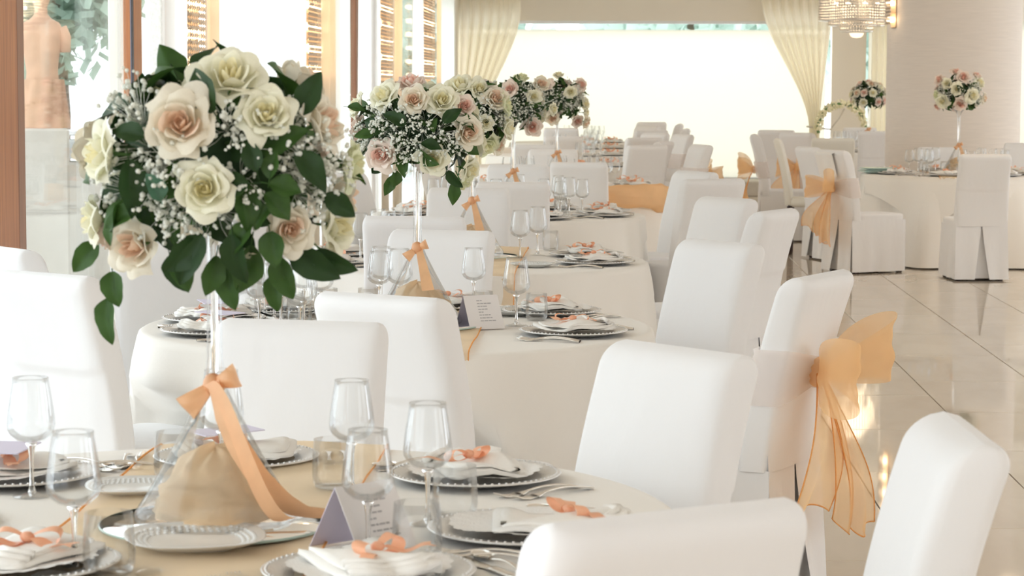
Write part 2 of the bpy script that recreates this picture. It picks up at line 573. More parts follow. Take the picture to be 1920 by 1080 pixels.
obj('pane', MB().box(((xp1 + XR - .7) / 2, YB + 0.14, (zs + zt) / 2), (XR - .7 - xp1, 0.012, zt - zs)).mesh('pane', pane_m), w11)
zr = on_y(1200, 56, YB).z
rs = thing('roller_screen', 'pale roller screen pulled down over the great far window', 'screen', (0, YB - 0.06, 0))
obj('screen_cloth', MB().box(((xw0 + xw1) / 2, 0.04, (zs + zr) / 2 + 0.02), (xw1 - xw0 - 0.06, 0.004, zr - zs - 0.04)).mesh('screen_cloth', screen_m), rs)
obj('hem_bar', MB().box(((xw0 + xw1) / 2, 0.04, zs + 0.03), (xw1 - xw0 - 0.06, 0.02, 0.03)).mesh('hem_bar', alu), rs)
rs2 = thing('roller_screen', 'roller screen of the far window behind the round column', 'screen', (0, YB - 0.06, 0))
obj('screen_cloth', MB().box(((xp1 + XR - .7) / 2, 0.04, (zs + zt) / 2), (XR - .7 - xp1 - 0.06, 0.004, zt - zs)).mesh('screen_cloth', screen_m), rs2)
# low step under the window
struct('trim_6', MB().box(((0.9 + 3.3) / 2, YB - 0.55, 0.10), (2.4, 1.0, 0.20), bev=0.012).mesh('step', stone), 'low pale stone step under the great far window')

# round column
cx, cyy = on_y(1793, 300, 23.0).x, 23.3
crad = 0.645
colm = MB().lathe([(crad, 0.0), (crad, ZC)], 64)
struct('wall_column', colm.mesh('column', column_m), 'fat round column papered in pale beige').location = (cx, cyy, 0)


# ------------------------------------------------------------------ curtains
def curtain(name, label, x0, y0, x1, y1, z0, z1, folds, depth, mat, seed=0, edge=None, nu=None):
    """hanging cloth from (x0,y0) to (x1,y1) with deep folds; edge(v) -> (shift0, shift1) squeezes it towards a tie"""
    r_ = random.Random(seed)
    d = Vector((x1 - x0, y1 - y0, 0)); L = d.length; d /= L
    nrm = Vector((-d.y, d.x, 0))
    ph = [r_.uniform(0, 6.28) for _ in range(4)]
    nu = nu or int(folds * 8)

    def f(u, v):
        a, b = edge(v) if edge else (0.0, 1.0)
        t = a + (b - a) * u
        w = depth * (math.sin(2 * PI * folds * u + ph[0] + 0.5 * math.sin(2 * v + ph[1])) + 0.35 * math.sin(2 * PI * folds * 1.9 * u + ph[2] + v))
        p = Vector((x0, y0, 0)) + d * (t * L) + nrm * w
        return (p.x, p.y, z1 + (z0 - z1) * v)
    o = obj(name, MB().grid(nu, 22, f).mesh(name, mat))
    return tag(o, label, 'curtain')


CX = XL + 0.13


def side_curtain(a, b, label, seed, mat=curtain_m, folds=None):
    y0, y1 = on_y_wall(a) + 0.0, on_y_wall(b)
    k = XL / CX
    y0, y1 = y0 / k, y1 / k
    return curtain('curtain', label, CX, y0, CX, y1, 0.02, 2.75, folds or max(2.2, (y1 - y0) / 0.30), 0.022, mat, seed)


side_curtain(283, 300, 'sheer white voile beside the narrow orange window post', 3, voile)
side_curtain(290, 346, 'ivory curtain between the orange window post and the first crystal sconce', 4)
side_curtain(384, 432, 'ivory curtain just beyond the first crystal sconce', 5)
side_curtain(432, 520, 'sheer voile over the bright window above the biggest bouquet', 6, voile)
side_curtain(530, 576, 'ivory curtain just before the second crystal sconce', 7)
side_curtain(610, 652, 'ivory curtain just beyond the second crystal sconce', 8)
side_curtain(674, 713, 'ivory curtain between the dark window post and the third sconce', 9)
side_curtain(737, 750, 'narrow ivory curtain just beyond the third sconce', 10)
side_curtain(776, 793, 'narrow ivory curtain just before the fourth sconce', 11)
side_curtain(820, 856, 'ivory curtain in the corner by the screen wall', 12)

YC = YB - 0.22


def far_curtain(name, label, pl, pr, zlow, edge, folds, seed, depth=0.035):
    x0, x1 = on_y(pl, 100, YC).x, on_y(pr, 100, YC).x
    return curtain('curtain', label, x0, YC, x1, YC, zlow, 3.1, folds, depth, curtain_f, seed, edge, nu=int(folds * 12))


def edge_l(v):
    z = 3.1 - (3.1 - 0.05) * v
    k = smooth01((2.55 - z) / 1.7)
    return (0.0, 1.0 - 0.62 * k)


def edge_r(v):
    z = 3.1 - (3.1 - 0.05) * v
    k = smooth01((2.75 - z) / 1.9) if z > 0.9 else 1 - 0.25 * smooth01((0.9 - z) / 0.8)
    return (0.70 * k, 1.0 - 0.16 * k)


far_curtain('curtain', 'swept ivory curtain at the window-wall end of the great screen', 858, 976, 0.05, edge_l, 7, 21)
far_curtain('curtain', 'swept ivory curtain tied back at the column end of the great screen', 1426, 1560, 0.05, edge_r, 8, 22)
far_curtain('curtain', 'ivory curtain hanging beside the round column', 1634, 1676, 0.05, None, 4, 23)
tb = on_y(1536, 240, YC)
path = [(tb.x + 0.0 + 0.17 * math.cos(a), tb.y + 0.12 * math.sin(a), tb.z - 0.02 * math.cos(a)) for a in [2 * PI * k / 20 for k in range(21)]]
o = obj('curtain_tieback', MB().tube(path, 0.012, 6).tube([(tb.x + 0.17, tb.y, tb.z), (tb.x + 0.28, tb.y + 0.05, tb.z + 0.14), (tb.x + 0.36, YB - 0.03, tb.z + 0.26)], 0.010, 6).mesh('curtain_tieback', rope_m))
tag(o, 'twisted cord tieback holding the curtain to the cream pier', 'tieback')

# ------------------------------------------------------------------ outside
pp = on_y(226, 100, 15.4)  # added upright in place of the curtain's reflection in the glass
struct('trim_7', MB().box((pp.x, pp.y, 1.2), (0.13, 0.16, 3.0), bev=0.01).mesh('reflection_upright', wall_m), 'slim cream upright added outside, standing in for a curtain reflected in the pane')
struct('ground', MB().box((-18, 20, -0.25), (31.4, 60, 0.1)).mesh('ground', terrace_m), 'pale sunlit terrace outside the windows')
pw = on_y(78, 260, 19.0)
tw = thing('terrace_wall', 'low terrace wall with a white rail outside the window', 'wall', (-6.3, 20.6, -0.2))
z_r = on_y(78, 243, 20.4).z + 0.2
obj('wall_body', MB().box((0, 0, (z_r - 0.28) / 2), (6.0, 0.3, z_r - 0.28)).mesh('wall_body', stone), tw)
obj('coping', MB().box((0, 0, z_r - 0.17), (6.1, 0.4, 0.16), bev=0.01).mesh('coping', principled('grey_coping', (0.42, 0.45, 0.45), 0.7)), tw)
obj('rail', MB().box((0, 0, z_r - 0.03), (6.1, 0.24, 0.05), bev=0.01).mesh('rail', alu), tw)


def statue():
    base = on_y(80, 240, 19.4)
    t = thing('statue', 'terracotta statue of a torso standing outside behind the window post', 'statue', (base.x, base.y, -0.2), 0.25)
    z0 = base.z + 0.2
    obj('plinth', MB().box((0, 0, z0 / 2), (0.42, 0.42, z0), bev=0.02).mesh('plinth', stone), t)
    prof = [(0.00, .115, .10), (0.10, .12, .105), (0.25, .145, .12), (0.34, .15, .12), (0.45, .125, .10), (0.58, .14, .11), (0.72, .17, .125),
            (0.80, .175, .12), (0.86, .15, .10), (0.895, .085, .075), (0.93, .052, .055), (0.99, .050, .055), (1.02, .062, .075), (1.07, .078, .092),
            (1.13, .082, .100), (1.20, .078, .095), (1.25, .055, .068), (1.275, .015, .02)]
    mb = MB()

    def f(u, v):
        k = v * (len(prof) - 1); i = min(int(k), len(prof) - 2); q = k - i
        a, b = prof[i], prof[i + 1]
        z = a[0] + (b[0] - a[0]) * q; rx = a[1] + (b[1] - a[1]) * q; ry = a[2] + (b[2] - a[2]) * q
        an = 2 * PI * u
        x, y = rx * math.cos(an), ry * math.sin(an)
        n = noise.noise(Vector((x * 14, y * 14, z * 9))) * 0.012 * (1 if z < 0.5 else 0.3)
        if 0.6 < z < 0.78 and y < 0:
            y -= 0.02 * math.exp(-((abs(x) - 0.08) / 0.05) ** 2)
        if z > 1.09 and z < 1.17 and y < -0.05:
            y -= 0.025 * math.exp(-(x / 0.02) ** 2)
        return (x * (1 + n * 8), y * (1 + n * 8), z0 + z)
    mb.grid(28, 60, f, wrap=True)
    for s in (-1, 1):
        mb.tube([(s * 0.15, 0, z0 + .82), (s * 0.185, 0, z0 + .74), (s * 0.19, 0, z0 + .62)], [0.06, 0.058, 0.045], 10)
    obj('torso', mb.mesh('torso', terracotta), t)
    mb = MB()

    def g(u, v):
        an = 2 * PI * u
        r_ = 0.165 + 0.05 * v + 0.018 * math.sin(9 * an + 3 * v)
        return (r_ * math.cos(an), r_ * 0.85 * math.sin(an), z0 + 0.40 - 0.40 * v)
    obj('drapery', mb.grid(48, 8, g, wrap=True).mesh('drapery', terracotta), t)


statue()


def tree(x, y, h, rad, label, seed, leafk=1.0, fm=None):
    r_ = random.Random(seed)
    t = thing('tree', label, 'tree', (x, y, -0.2))
    obj('trunk', MB().tube([(0, 0, 0), (0.06, 0, h * 0.3), (0, 0.05, h * 0.62)], [0.14, 0.11, 0.07], 8).mesh('trunk', bark), t)
    mb = MB()
    for _ in range(1500):
        d = Vector((r_.gauss(0, 1), r_.gauss(0, 1), r_.gauss(0, 1))).normalized() * rad * r_.uniform(0.45, 1.0)
        c = Vector((d.x, d.y, h * 0.66 + d.z * 1.15))
        a = Vector((r_.gauss(0, 1), r_.gauss(0, 1), r_.gauss(0, 1))).normalized() * 0.13 * leafk
        b = Vector((r_.gauss(0, 1), r_.gauss(0, 1), r_.gauss(0, 1))).normalized() * 0.09 * leafk
        mb.add([c - a, c + b, c + a, c - b], [(0, 1, 2, 3)], False)
    o_ = obj('foliage', mb.mesh('foliage', fm or foliage_m), t); o_['kind'] = 'stuff'


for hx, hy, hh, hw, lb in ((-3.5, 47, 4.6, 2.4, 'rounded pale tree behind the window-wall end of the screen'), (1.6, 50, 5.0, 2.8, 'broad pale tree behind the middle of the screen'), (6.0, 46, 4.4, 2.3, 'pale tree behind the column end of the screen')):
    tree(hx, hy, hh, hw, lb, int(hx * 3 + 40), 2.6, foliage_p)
tree(-10.4, 33.0, 5.0, 1.9, 'bushy green tree outside beyond the terracotta statue', 1)
tree(-6.6, 28.0, 4.4, 1.1, 'slender green tree outside beyond the terrace rail', 2)


# ================================================================== LIGHT FITTINGS
def oct_bead(mb, c, r, h):
    x, y, z = c
    mb.add([(x, y, z - h), (x + r, y, z), (x, y + r, z), (x - r, y, z), (x, y - r, z), (x, y, z + h)],
           [(0, 2, 1), (0, 3, 2), (0, 4, 3), (0, 1, 4), (5, 1, 2), (5, 2, 3), (5, 3, 4), (5, 4, 1)], False)


def strand(n, step, r):
    mb = MB()
    for k in range(n):
        oct_bead(mb, (0, 0, -step * (k + 0.5)), r, step * 0.5)
    return mb.mesh('crystal_strand', crystal)


def sconce(label, x, y, z0, z1, rz, wide=0.34):
    t = thing('wall_sconce', label, 'lamp', (x, y, 0), rz)
    # local +X points into the room
    obj('backplate', MB().box((0.007, 0, (z0 + z1) / 2), (0.014, wide, z1 - z0), bev=0.006).mesh('backplate', gold), t)
    n = int((z1 - z0) / 0.15)
    st = cached('sc_strand%d' % n, lambda: strand(int((z1 - z0) / 0.035), 0.035, 0.011))
    bl = cached('sc_bulb', lambda: MB().ball((0, 0, 0), 0.024, 10, 8).mesh('bulb', bulb_m))
    nc = max(3, int(wide / 0.13))
    for k in range(n):
        zz = z0 + (k + 0.5) * (z1 - z0) / n
        obj('rail', cached('sc_rail%.2f' % wide, lambda: MB().box((0.020, 0, 0), (0.012, wide, 0.006)).mesh('rail', gold)), t, (0, 0, zz + 0.06))
        for c_ in range(nc):
            obj('bulb', bl, t, (0.042, wide * ((c_ + 0.5 + 0.22 * (-1) ** k) / nc - 0.5), zz))
    ns = max(6, int(wide / 0.06))
    for k in range(ns):
        obj('crystal_strand', st, t, (0.066, wide * ((k + 0.5) / ns - 0.5), z1))
    return t


names = ['first crystal wall sconce, between two ivory curtains above the biggest bouquet', 'second crystal wall sconce along the window wall',
         'third crystal wall sconce along the window wall', 'fourth crystal wall sconce, closest to the screen wall']
for (a, b), nm in zip(((345, 386), (574, 611), (711, 739), (791, 813)), names):
    y0, y1 = on_y_wall(a) * 0.977, on_y_wall(b) * 0.977
    sconce(nm, XL + 0.001, (y0 + y1) / 2, 1.53, 2.75, 0.0, y1 - y0)
# on the column's window side
ang = R(200)
sconce('crystal wall sconce fixed to the round column', cx + crad * math.cos(ang), cyy + crad * math.sin(ang), on_y(1665, 52, 23).z, 3.0, ang, 0.10)


def chandelier(label, x, y, zb, glow):
    t = thing('chandelier', label, 'chandelier', (x, y, 0))
    tiers = [(0.46, zb + 0.13, zb + 0.86, 84), (0.34, zb + 0.07, zb + 0.6, 60), (0.20, zb + 0.0, zb + 0.34, 36)]
    for r_, z0, z1, n in tiers:
        ringm = MB().tube([(r_ * math.cos(2 * PI * k / 32), r_ * math.sin(2 * PI * k / 32), 0) for k in range(33)], 0.009, 6).mesh('ring', chrome)
        obj('ring', ringm, t, (0, 0, z1)); obj('ring', ringm, t, (0, 0, z0 + 0.02))
        st = cached('chs%.2f' % (z1 - z0), lambda: strand(int((z1 - z0) / 0.034), 0.034, 0.014))
        for k in range(n):
            a = 2 * PI * k / n
            obj('crystal_strand', st, t, (r_ * math.cos(a), r_ * math.sin(a), z1))
    bl = cached('ch_bulb', lambda: MB().ball((0, 0, 0), 0.02, 10, 8).mesh('bulb', bulb_m))
    for k in range(8):
        a = 2 * PI * (k + .3) / 8
        obj('bulb', bl, t, (0.27 * math.cos(a), 0.27 * math.sin(a), zb + 0.36))
    obj('bowl', MB().lathe([(0.0, -0.06), (0.06, -0.05), (0.085, -0.02), (0.09, 0.0)], 20).mesh('bowl', lampglass), t, (0, 0, zb + 0.0))
    if glow:
        pl = bpy.data.lights.new('chandelier_glow', 'POINT'); pl.energy = glow; pl.color = (1.0, 0.78, 0.52); pl.shadow_soft_size = 0.3
        po = bpy.data.objects.new('chandelier_glow', pl); COL.objects.link(po); po.parent = t; po.location = (0, 0, zb + 0.42)
    obj('rod', MB().tube([(0, 0, zb + 0.3), (0, 0, ZC - 0.02)], 0.012, 8).mesh('rod', chrome), t)
    obj('ceiling_plate', MB().lathe([(0.0, -0.03), (0.10, -0.025), (0.12, 0.0)], 20).mesh('ceiling_plate', chrome), t, (0, 0, ZC))


c1 = on_y(1606, 62, 29.6)
chandelier('tiered crystal chandelier hanging beside the round column', c1.x, c1.y, c1.z, 24)
chandelier('tiered crystal chandelier above the table in front of the round column', 3.15, 18.6, 2.4, 40)


# ================================================================== TABLES
def cloth_mesh(r, ztop, seed, drop=None, amp=0.035):
    r_ = random.Random(seed)
    ph = [r_.uniform(0, 6.28) for _ in range(6)]
    n = 168
    drop = ztop - 0.012 if drop is None else drop

    def fold(a):
        s = math.sin(7 * a + ph[0] + 0.8 * math.sin(2 * a + ph[1])) + 0.6 * math.sin(11 * a + ph[2] + 0.6 * math.sin(3 * a + ph[3])) + 0.35 * math.sin(19 * a + ph[4])
        return s / 1.6
    prof = []                                           # (radius, z, fold share)
    for k in range(5):
        prof.append((0.02 + (r - 0.04) * k / 4, ztop, 0))
    prof += [(r - 0.008, ztop - 0.0015, 0), (r + 0.002, ztop - 0.008, 0.02), (r + 0.006, ztop - 0.025, 0.05)]
    for k in range(1, 13):
        t = k / 12
        prof.append((r + 0.008 + 0.035 * t, ztop - 0.025 - (drop - 0.025) * t, 0.06 + 0.94 * t ** 0.8))
    mb = MB()
    pts = []; fs = []
    for (rr, z, w) in prof:
        for k in range(n):
            a = 2 * PI * k / n
            q = rr + amp * w * (fold(a) + 0.25)
            pts.append((q * math.cos(a), q * math.sin(a), z))
    for j in range(len(prof) - 1):
        for k in range(n):
            a = j * n + k; b = j * n + (k + 1) % n
            fs.append((a, a + n, b + n, b))
    fs.append(tuple(range(n)))
    mb.add(pts, fs)
    return mb.mesh('tablecloth', cloth)


ZT = 0.752
top_me = MB().lathe([(0.0, 0.715), (0.77, 0.715), (0.78, 0.72), (0.78, 0.738), (0.77, 0.742), (0.0, 0.742)], 48).mesh('tabletop', wood_d)
ped_me = MB().lathe([(0.30, 0.0), (0.28, 0.03), (0.06, 0.06), (0.05, 0.35), (0.06, 0.68), (0.2, 0.714)], 24).mesh('pedestal', darkleg)


def table(x, y, desc, seed, r=0.80, amp=0.08):
    t = thing('round_table', 'round pedestal table under the cloth, %s' % desc, 'table', (x, y, 0), 0, 'round banquet tables')
    k = r / 0.80
    obj('tabletop', top_me, t, scale=(k, k, 1)); obj('pedestal', ped_me, t)
    o_ = obj('tablecloth', cloth_mesh(r, ZT, seed, amp=amp), None, (x, y, 0))
    tag(o_, 'floor-length ivory tablecloth on the %s' % desc, 'tablecloth')
    return t


def runner(x, y, r, width, over, label, dx=0.0, rz=0.0, seed=0):
    t = thing('table_runner', label, 'runner', (x, y, 0), rz)

    def pos(u, s, lift=0.004):
        X = dx + width * (u - 0.5)
        e = math.sqrt(max(0.01, r * r - X * X)) - 0.004
        S = s * (e + over)
        wv = 0.0025 * (1 + math.sin(9 * X / width + 2.2 * S * 2 + seed)) + 0.002 * (1 + math.sin(14 * S + 3 * u))
        if abs(S) < e:
            return (X, S, ZT + lift + wv)
        q = abs(S) - e
        sg = 1 if S > 0 else -1
        out = 0.016 + 0.035 * q + 0.012 * math.sin(u * 9 + q * 8 + seed)
        return (X + 0.03 * q * math.sin(q * 9 + u * 4), sg * (e + out), ZT + lift - q)
    obj('organza_panel', MB().grid(22, 90, lambda u, v: pos(u, 2 * v - 1)).mesh('organza_panel', organza_r), t)
    for u in (0.0, 1.0):
        obj('hem', MB().tube([pos(u, 2 * k / 89 - 1, 0.005) for k in range(90)], 0.0022, 5).mesh('hem', organza_d), t)
    return t


# ------------------------------------------------------------------ tableware meshes
def wine_meshes():
    bowl = [(0.0, 0.098), (0.012, 0.0985), (0.026, 0.103), (0.037, 0.112), (0.0425, 0.122), (0.0435, 0.132), (0.041, 0.155), (0.0365, 0.185), (0.033, 0.208), (0.0325, 0.2155),
            (0.0318, 0.2155), (0.0322, 0.207), (0.0357, 0.185), (0.0402, 0.155), (0.0427, 0.132), (0.0417, 0.1225), (0.0362, 0.113), (0.025, 0.1045), (0.010, 0.101), (0.0, 0.1005)]
    b = MB().lathe(bowl, 32).mesh('bowl', glass_t)
    stem = [(0.0, 0.097), (0.011, 0.0968), (0.0065, 0.089), (0.0045, 0.075), (0.0036, 0.05), (0.0042, 0.022), (0.008, 0.008), (0.0, 0.006)]
    s = MB().lathe(stem, 16).mesh('stem', glass_s)
    foot = [(0.0, 0.0085), (0.008, 0.008), (0.02, 0.0045), (0.034, 0.002), (0.0345, 0.001), (0.033, 0.0002), (0.0, 0.0002)]
    f = MB().lathe(foot, 28).mesh('foot', glass_t)
    rim = MB().tube([(0.0322 * math.cos(2 * PI * k / 32), 0.0322 * math.sin(2 * PI * k / 32), 0.2155) for k in range(33)], 0.0006, 4).mesh('rim', glass_t)
    return b, s, f, rim


WINE = wine_meshes()
WINE_FAR = [MB().lathe([(0.033, 0.0), (0.03, 0.003), (0.008, 0.008), (0.004, 0.05), (0.006, 0.09), (0.026, 0.103), (0.043, 0.128), (0.041, 0.155), (0.0325, 0.2155)], 14).mesh('wine_glass', glass_v)]
tum = [(0.0, 0.004), (0.030, 0.0035), (0.036, 0.006), (0.039, 0.014), (0.0405, 0.03), (0.0395, 0.06), (0.037, 0.096), (0.0362, 0.0965), (0.0385, 0.06), (0.0393, 0.03), (0.037, 0.016), (0.032, 0.011), (0.0, 0.010)]
TUMB = [MB().lathe(tum, 30).mesh('glass_body', glass_t), MB().lathe([(0.0, 0.0005), (0.030, 0.0005), (0.034, 0.003), (0.035, 0.009), (0.0, 0.0095)], 24).mesh('glass_base', glass_t)]
TUMB_FAR = MB().lathe([(0.0, 0.004), (0.036, 0.006), (0.0405, 0.03), (0.037, 0.096)], 14).mesh('tumbler', glass_v)
charger = [(0.0, 0.004), (0.10, 0.004), (0.112, 0.006), (0.120, 0.011), (0.155, 0.0165), (0.163, 0.0175), (0.166, 0.016), (0.163, 0.0135), (0.120, 0.006), (0.105, 0.0), (0.0, 0.0)]
CHARG = MB().lathe(charger, 56).mesh('charger_plate', silver)
beads = MB()
for k in range(72):
    a = 2 * PI * k / 72
    beads.ball((0.158 * math.cos(a), 0.158 * math.sin(a), 0.0172), 0.0027, 5, 4)
BEADS = beads.mesh('beaded_rim', silver)


def doily_mesh():
    mb = MB()
    nr, n = 14, 144

    def f(u, v):
        a = 2 * PI * u
        sc_ = 1 + 0.05 * abs(math.sin(12 * a)) * v
        rr = 0.124 * v * sc_
        z = 0.0195 + 0.0004 * math.sin(48 * a) * (v > 0.55) + 0.0003 * math.sin(v * 40) + 0.003 * math.sin(4 * a) * v * v + 0.004 * math.exp(-((v - 1) / 0.2) ** 2)
        return (rr * math.cos(a), rr * math.sin(a), z)
    return mb.grid(n, nr, lambda u, v: f(u, max(v, 0.02)), wrap=True).mesh('lace_doily', lace)


DOILY = doily_mesh()


def napkin_mesh(seed):
    r_ = random.Random(seed)
    mb = MB()
    ph = [r_.uniform(0, 6) for _ in range(4)]

    def layer(z, w, l, th, wave):
        def f(u, v):
            a = 2 * PI * u
            ex = 0.34
            cx_ = math.copysign(abs(math.cos(a)) ** ex, math.cos(a)); sy_ = math.copysign(abs(math.sin(a)) ** ex, math.sin(a))
            # v goes bottom -> side -> top centre
            if v < 0.25:
                k = 0.9; zz = 0
            elif v < 0.5:
                k = 1.0; zz = th * (v - 0.25) / 0.25
            else:
                k = 1.0 - (v - 0.5) / 0.5; zz = th * (1 + 0.35 * (1 - k * k))
            x, y = w * k * cx_, l * k * sy_
            zz += wave * math.sin(x * 42 + ph[0]) * math.sin(y * 30 + ph[1]) * (0.3 + k) + wave * 1.6 * math.sin((x + y) * 26 + ph[2])
            return (x, y, max(z + zz, z))
        mb.grid(40, 13, f, wrap=True)
    layer(0.021, 0.082, 0.118, 0.009, 0.004)
    layer(0.030, 0.068, 0.104, 0.006, 0.005)
    # rolled folds at one long side
    for k in range(3):
        y = -0.105 + 0.012 * k
        mb.tube([(x * 0.01 - 0.075, y + 0.01 * math.sin(x * 0.9 + ph[3]), 0.028 + 0.007 * k + 0.004 * math.sin(x * 0.7)) for x in range(16)], 0.009 - 0.0015 * k, 8)
    return mb.mesh('napkin_fold', napkin_m)


NAPK = [napkin_mesh(k) for k in range(3)]


def loop_ribbon(mb, ln, wd, lift, side, droop=0.0, twist=0.4):
    """one bow loop: out and back"""
    def f(u, v):
        t = v * 2 * PI
        x = side * ln * 0.5 * (1 - math.cos(t))
        h = lift * math.sin(t) * (0.5 + 0.5 * (1 - math.cos(t)) / 2)
        w = wd * (0.35 + 0.65 * (1 - math.cos(t)) / 2) * (u - 0.5)
        return (x, w + twist * h, h + droop * x * side + 0.15 * w)
    mb.grid(7, 26, f)


def tail_ribbon(mb, ln, wd, dx, dy, dz, wave=0.006, seed=0.0):
    d = Vector((dx, dy, dz)).normalized()
    sd = d.cross(Vector((0, 0, 1)))
    sd = sd.normalized() if sd.length > 1e-3 else Vector((1, 0, 0))

    def f(u, v):
        p = d * (ln * v) + sd * (wd * (u - 0.5) * (0.5 + 0.5 * min(1, v * 3)))
        if v > 0.97:
            p += d * (abs(u - 0.5) * wd * 0.5)
        p.z += wave * math.sin(v * 8 + seed + u)
        return tuple(p)
    mb.grid(5, 16, f)


def small_bow():
    l1 = MB(); loop_ribbon(l1, 0.045, 0.022, 0.012, 1, 0.15)
    l2 = MB(); loop_ribbon(l2, 0.040, 0.022, 0.012, -1, 0.15)
    t1 = MB(); tail_ribbon(t1, 0.075, 0.020, 0.9, -0.5, 0.0, 0.004)
    t2 = MB(); tail_ribbon(t2, 0.060, 0.020, -0.9, -0.35, 0.0, 0.004, 2)
    kn = MB().ball((0, 0, 0.004), 0.009, 8, 6, (1.1, 1, .8))
    return [('loop', l1.mesh('loop', satin_p)), ('loop', l2.mesh('loop', satin_p)), ('tail', t1.mesh('tail', satin_p)), ('tail', t2.mesh('tail', satin_p)), ('knot', kn.mesh('knot', satin_p))]


BOW = small_bow()
bow_far = MB()
loop_ribbon(bow_far, 0.05, 0.028, 0.018, 1, 0.2); loop_ribbon(bow_far, 0.05, 0.028, 0.018, -1, 0.2); tail_ribbon(bow_far, 0.08, 0.022, 0.8, -0.5, 0, 0.004); bow_far.ball((0, 0, 0.004), 0.01, 6, 5)
BOW_FAR = bow_far.mesh('ribbon_bow', satin_p)


def plate_mesh(r, mat, sq=0.55):
    def sup(a):
        c, s = abs(math.cos(a)), abs(math.sin(a))
        return 1 / (c ** 4 + s ** 4) ** 0.25 * sq + (1 - sq)
    k = r / 0.11
    prof = [(0.0, 0.0), (0.062 * k, 0.0), (0.066 * k, 0.003), (0.085 * k, 0.008), (0.108 * k, 0.0175), (0.110 * k, 0.019), (0.108 * k, 0.0198), (0.086 * k, 0.0115), (0.07 * k, 0.0075), (0.0, 0.0065)]
    return MB().lathe(prof, 64, fn=sup).mesh('plate_body', mat)


def plate_relief(r):
    def sup(a):
        c, s = abs(math.cos(a)), abs(math.sin(a))
        return 1 / (c ** 4 + s ** 4) ** 0.25 * 0.55 + 0.45
    k = r / 0.11
    mb = MB()
    for j, (rr, z) in enumerate(((0.076, 0.0096), (0.084, 0.0116), (0.093, 0.0146))):
        n = 40 + 6 * j
        for i in range(n):
            a = 2 * PI * (i + 0.5 * j) / n
            q = rr * k * sup(a)
            mb.ball((q * math.cos(a), q * math.sin(a), z), 0.0042 * k, 6, 4, (1, 1, 0.5))
    return mb.mesh('embossed_relief', china)


PLATE = plate_mesh(0.112, china); PLATE_R = plate_relief(0.112)


def cutlery():
    def loft(L, width, bend, th):
        def f(u, v):
            a = 2 * PI * u
            return (width(v) * math.cos(a), L * v, bend(v) + th(v) * math.sin(a) + th(v))
        return f
    kn = MB().grid(12, 22, loft(0.21, lambda v: 0.0105 * (1 if v < .02 else 1) * (min(1, v * 12 + .2)) if v < .42 else (0.0065 + 0.0055 * smooth01((v - .42) / .1)) * (1 - 0.9 * smooth01((v - .9) / .1)),
                            lambda v: 0.0, lambda v: 0.0035 if v < .42 else 0.0009), wrap=True)
    fk = MB().grid(10, 18, loft(0.145, lambda v: 0.0095 * (1 - 0.68 * smooth01(v / .6)) + 0.010 * smooth01((v - .8) / .2),
                            lambda v: 0.008 * math.sin(v * PI) , lambda v: 0.0022), wrap=True)
    for k in range(4):
        x = -0.0098 + 0.0065 * k
        fk.tube([(x, 0.143, 0.002), (x, 0.165, 0.000), (x, 0.185, 0.003), (x, 0.196, 0.008)], [0.0022, 0.002, 0.0018, 0.001], 6)
    spn = MB().grid(10, 18, loft(0.13, lambda v: 0.009 * (1 - 0.65 * smooth01(v / .6)), lambda v: 0.008 * math.sin(v * PI), lambda v: 0.0022), wrap=True)
    spn.grid(16, 8, lambda u, v: (0.019 * math.sin(v * PI / 2) * math.cos(2 * PI * u), 0.152 + 0.027 * math.sin(v * PI / 2) * math.sin(2 * PI * u), 0.001 + 0.008 * (1 - math.cos(v * PI / 2))), wrap=True)
    return kn.mesh('table_knife', steel), fk.mesh('fork', steel), spn.mesh('spoon', steel)


KNIFE, FORK, SPOON = cutlery()


def wine_glass(x, y, label, z=ZT, s=1.0, far=False, group=None, rz=0.0):
    if far:
        o_ = obj('wine_glass', WINE_FAR[0], None, (x, y, z + 0.001), scale=s)
        return tag(o_, label, 'wine glass', group)
    t = thing('wine_glass', label, 'wine glass', (x, y, z + 0.0012), rz, group)
    for nm, me in zip(('bowl', 'stem', 'foot', 'rim'), WINE):
        obj(nm, me, t, scale=s)
    return t


def tumbler(x, y, label, z=ZT, s=1.0, far=False, group=None):
    if far:
        o_ = obj('water_tumbler', TUMB_FAR, None, (x, y, z + 0.001), scale=s)
        return tag(o_, label, 'tumbler', group)
    t = thing('water_tumbler', label, 'tumbler', (x, y, z + 0.0012), 0, group)
    obj('glass_body', TUMB[0], t, scale=s); obj('thick_base', TUMB[1], t, scale=s)
    return t


def napkin_set(x, y, z, rz, label, k=0, far=False, group=None):
    t = thing('folded_napkin', label, 'napkin', (x, y, z), rz, group)
    obj('napkin_fold', NAPK[k % 3], t)
    if far:
        obj('ribbon_bow', BOW_FAR, t, (0.01, 0.0, 0.046), (0.0, 0, 0.4), 1.3)
    else:
        b = obj('ribbon_bow', BOW[4][1], t, (0.01, -0.01, 0.045), (0.05, 0, 0.5), 1.2, label='peach satin ribbon bow')
        for nm, me in BOW[:4]:
            obj(nm, me, b)
    return t


def bread_plate(x, y, rz, label, s=1.0, z=ZT, group=None):
    t = thing('bread_plate', label, 'plate', (x, y, z + 0.001), rz, group)
    obj('plate_body', PLATE, t, scale=s); obj('embossed_relief', PLATE_R, t, scale=s)
    return t


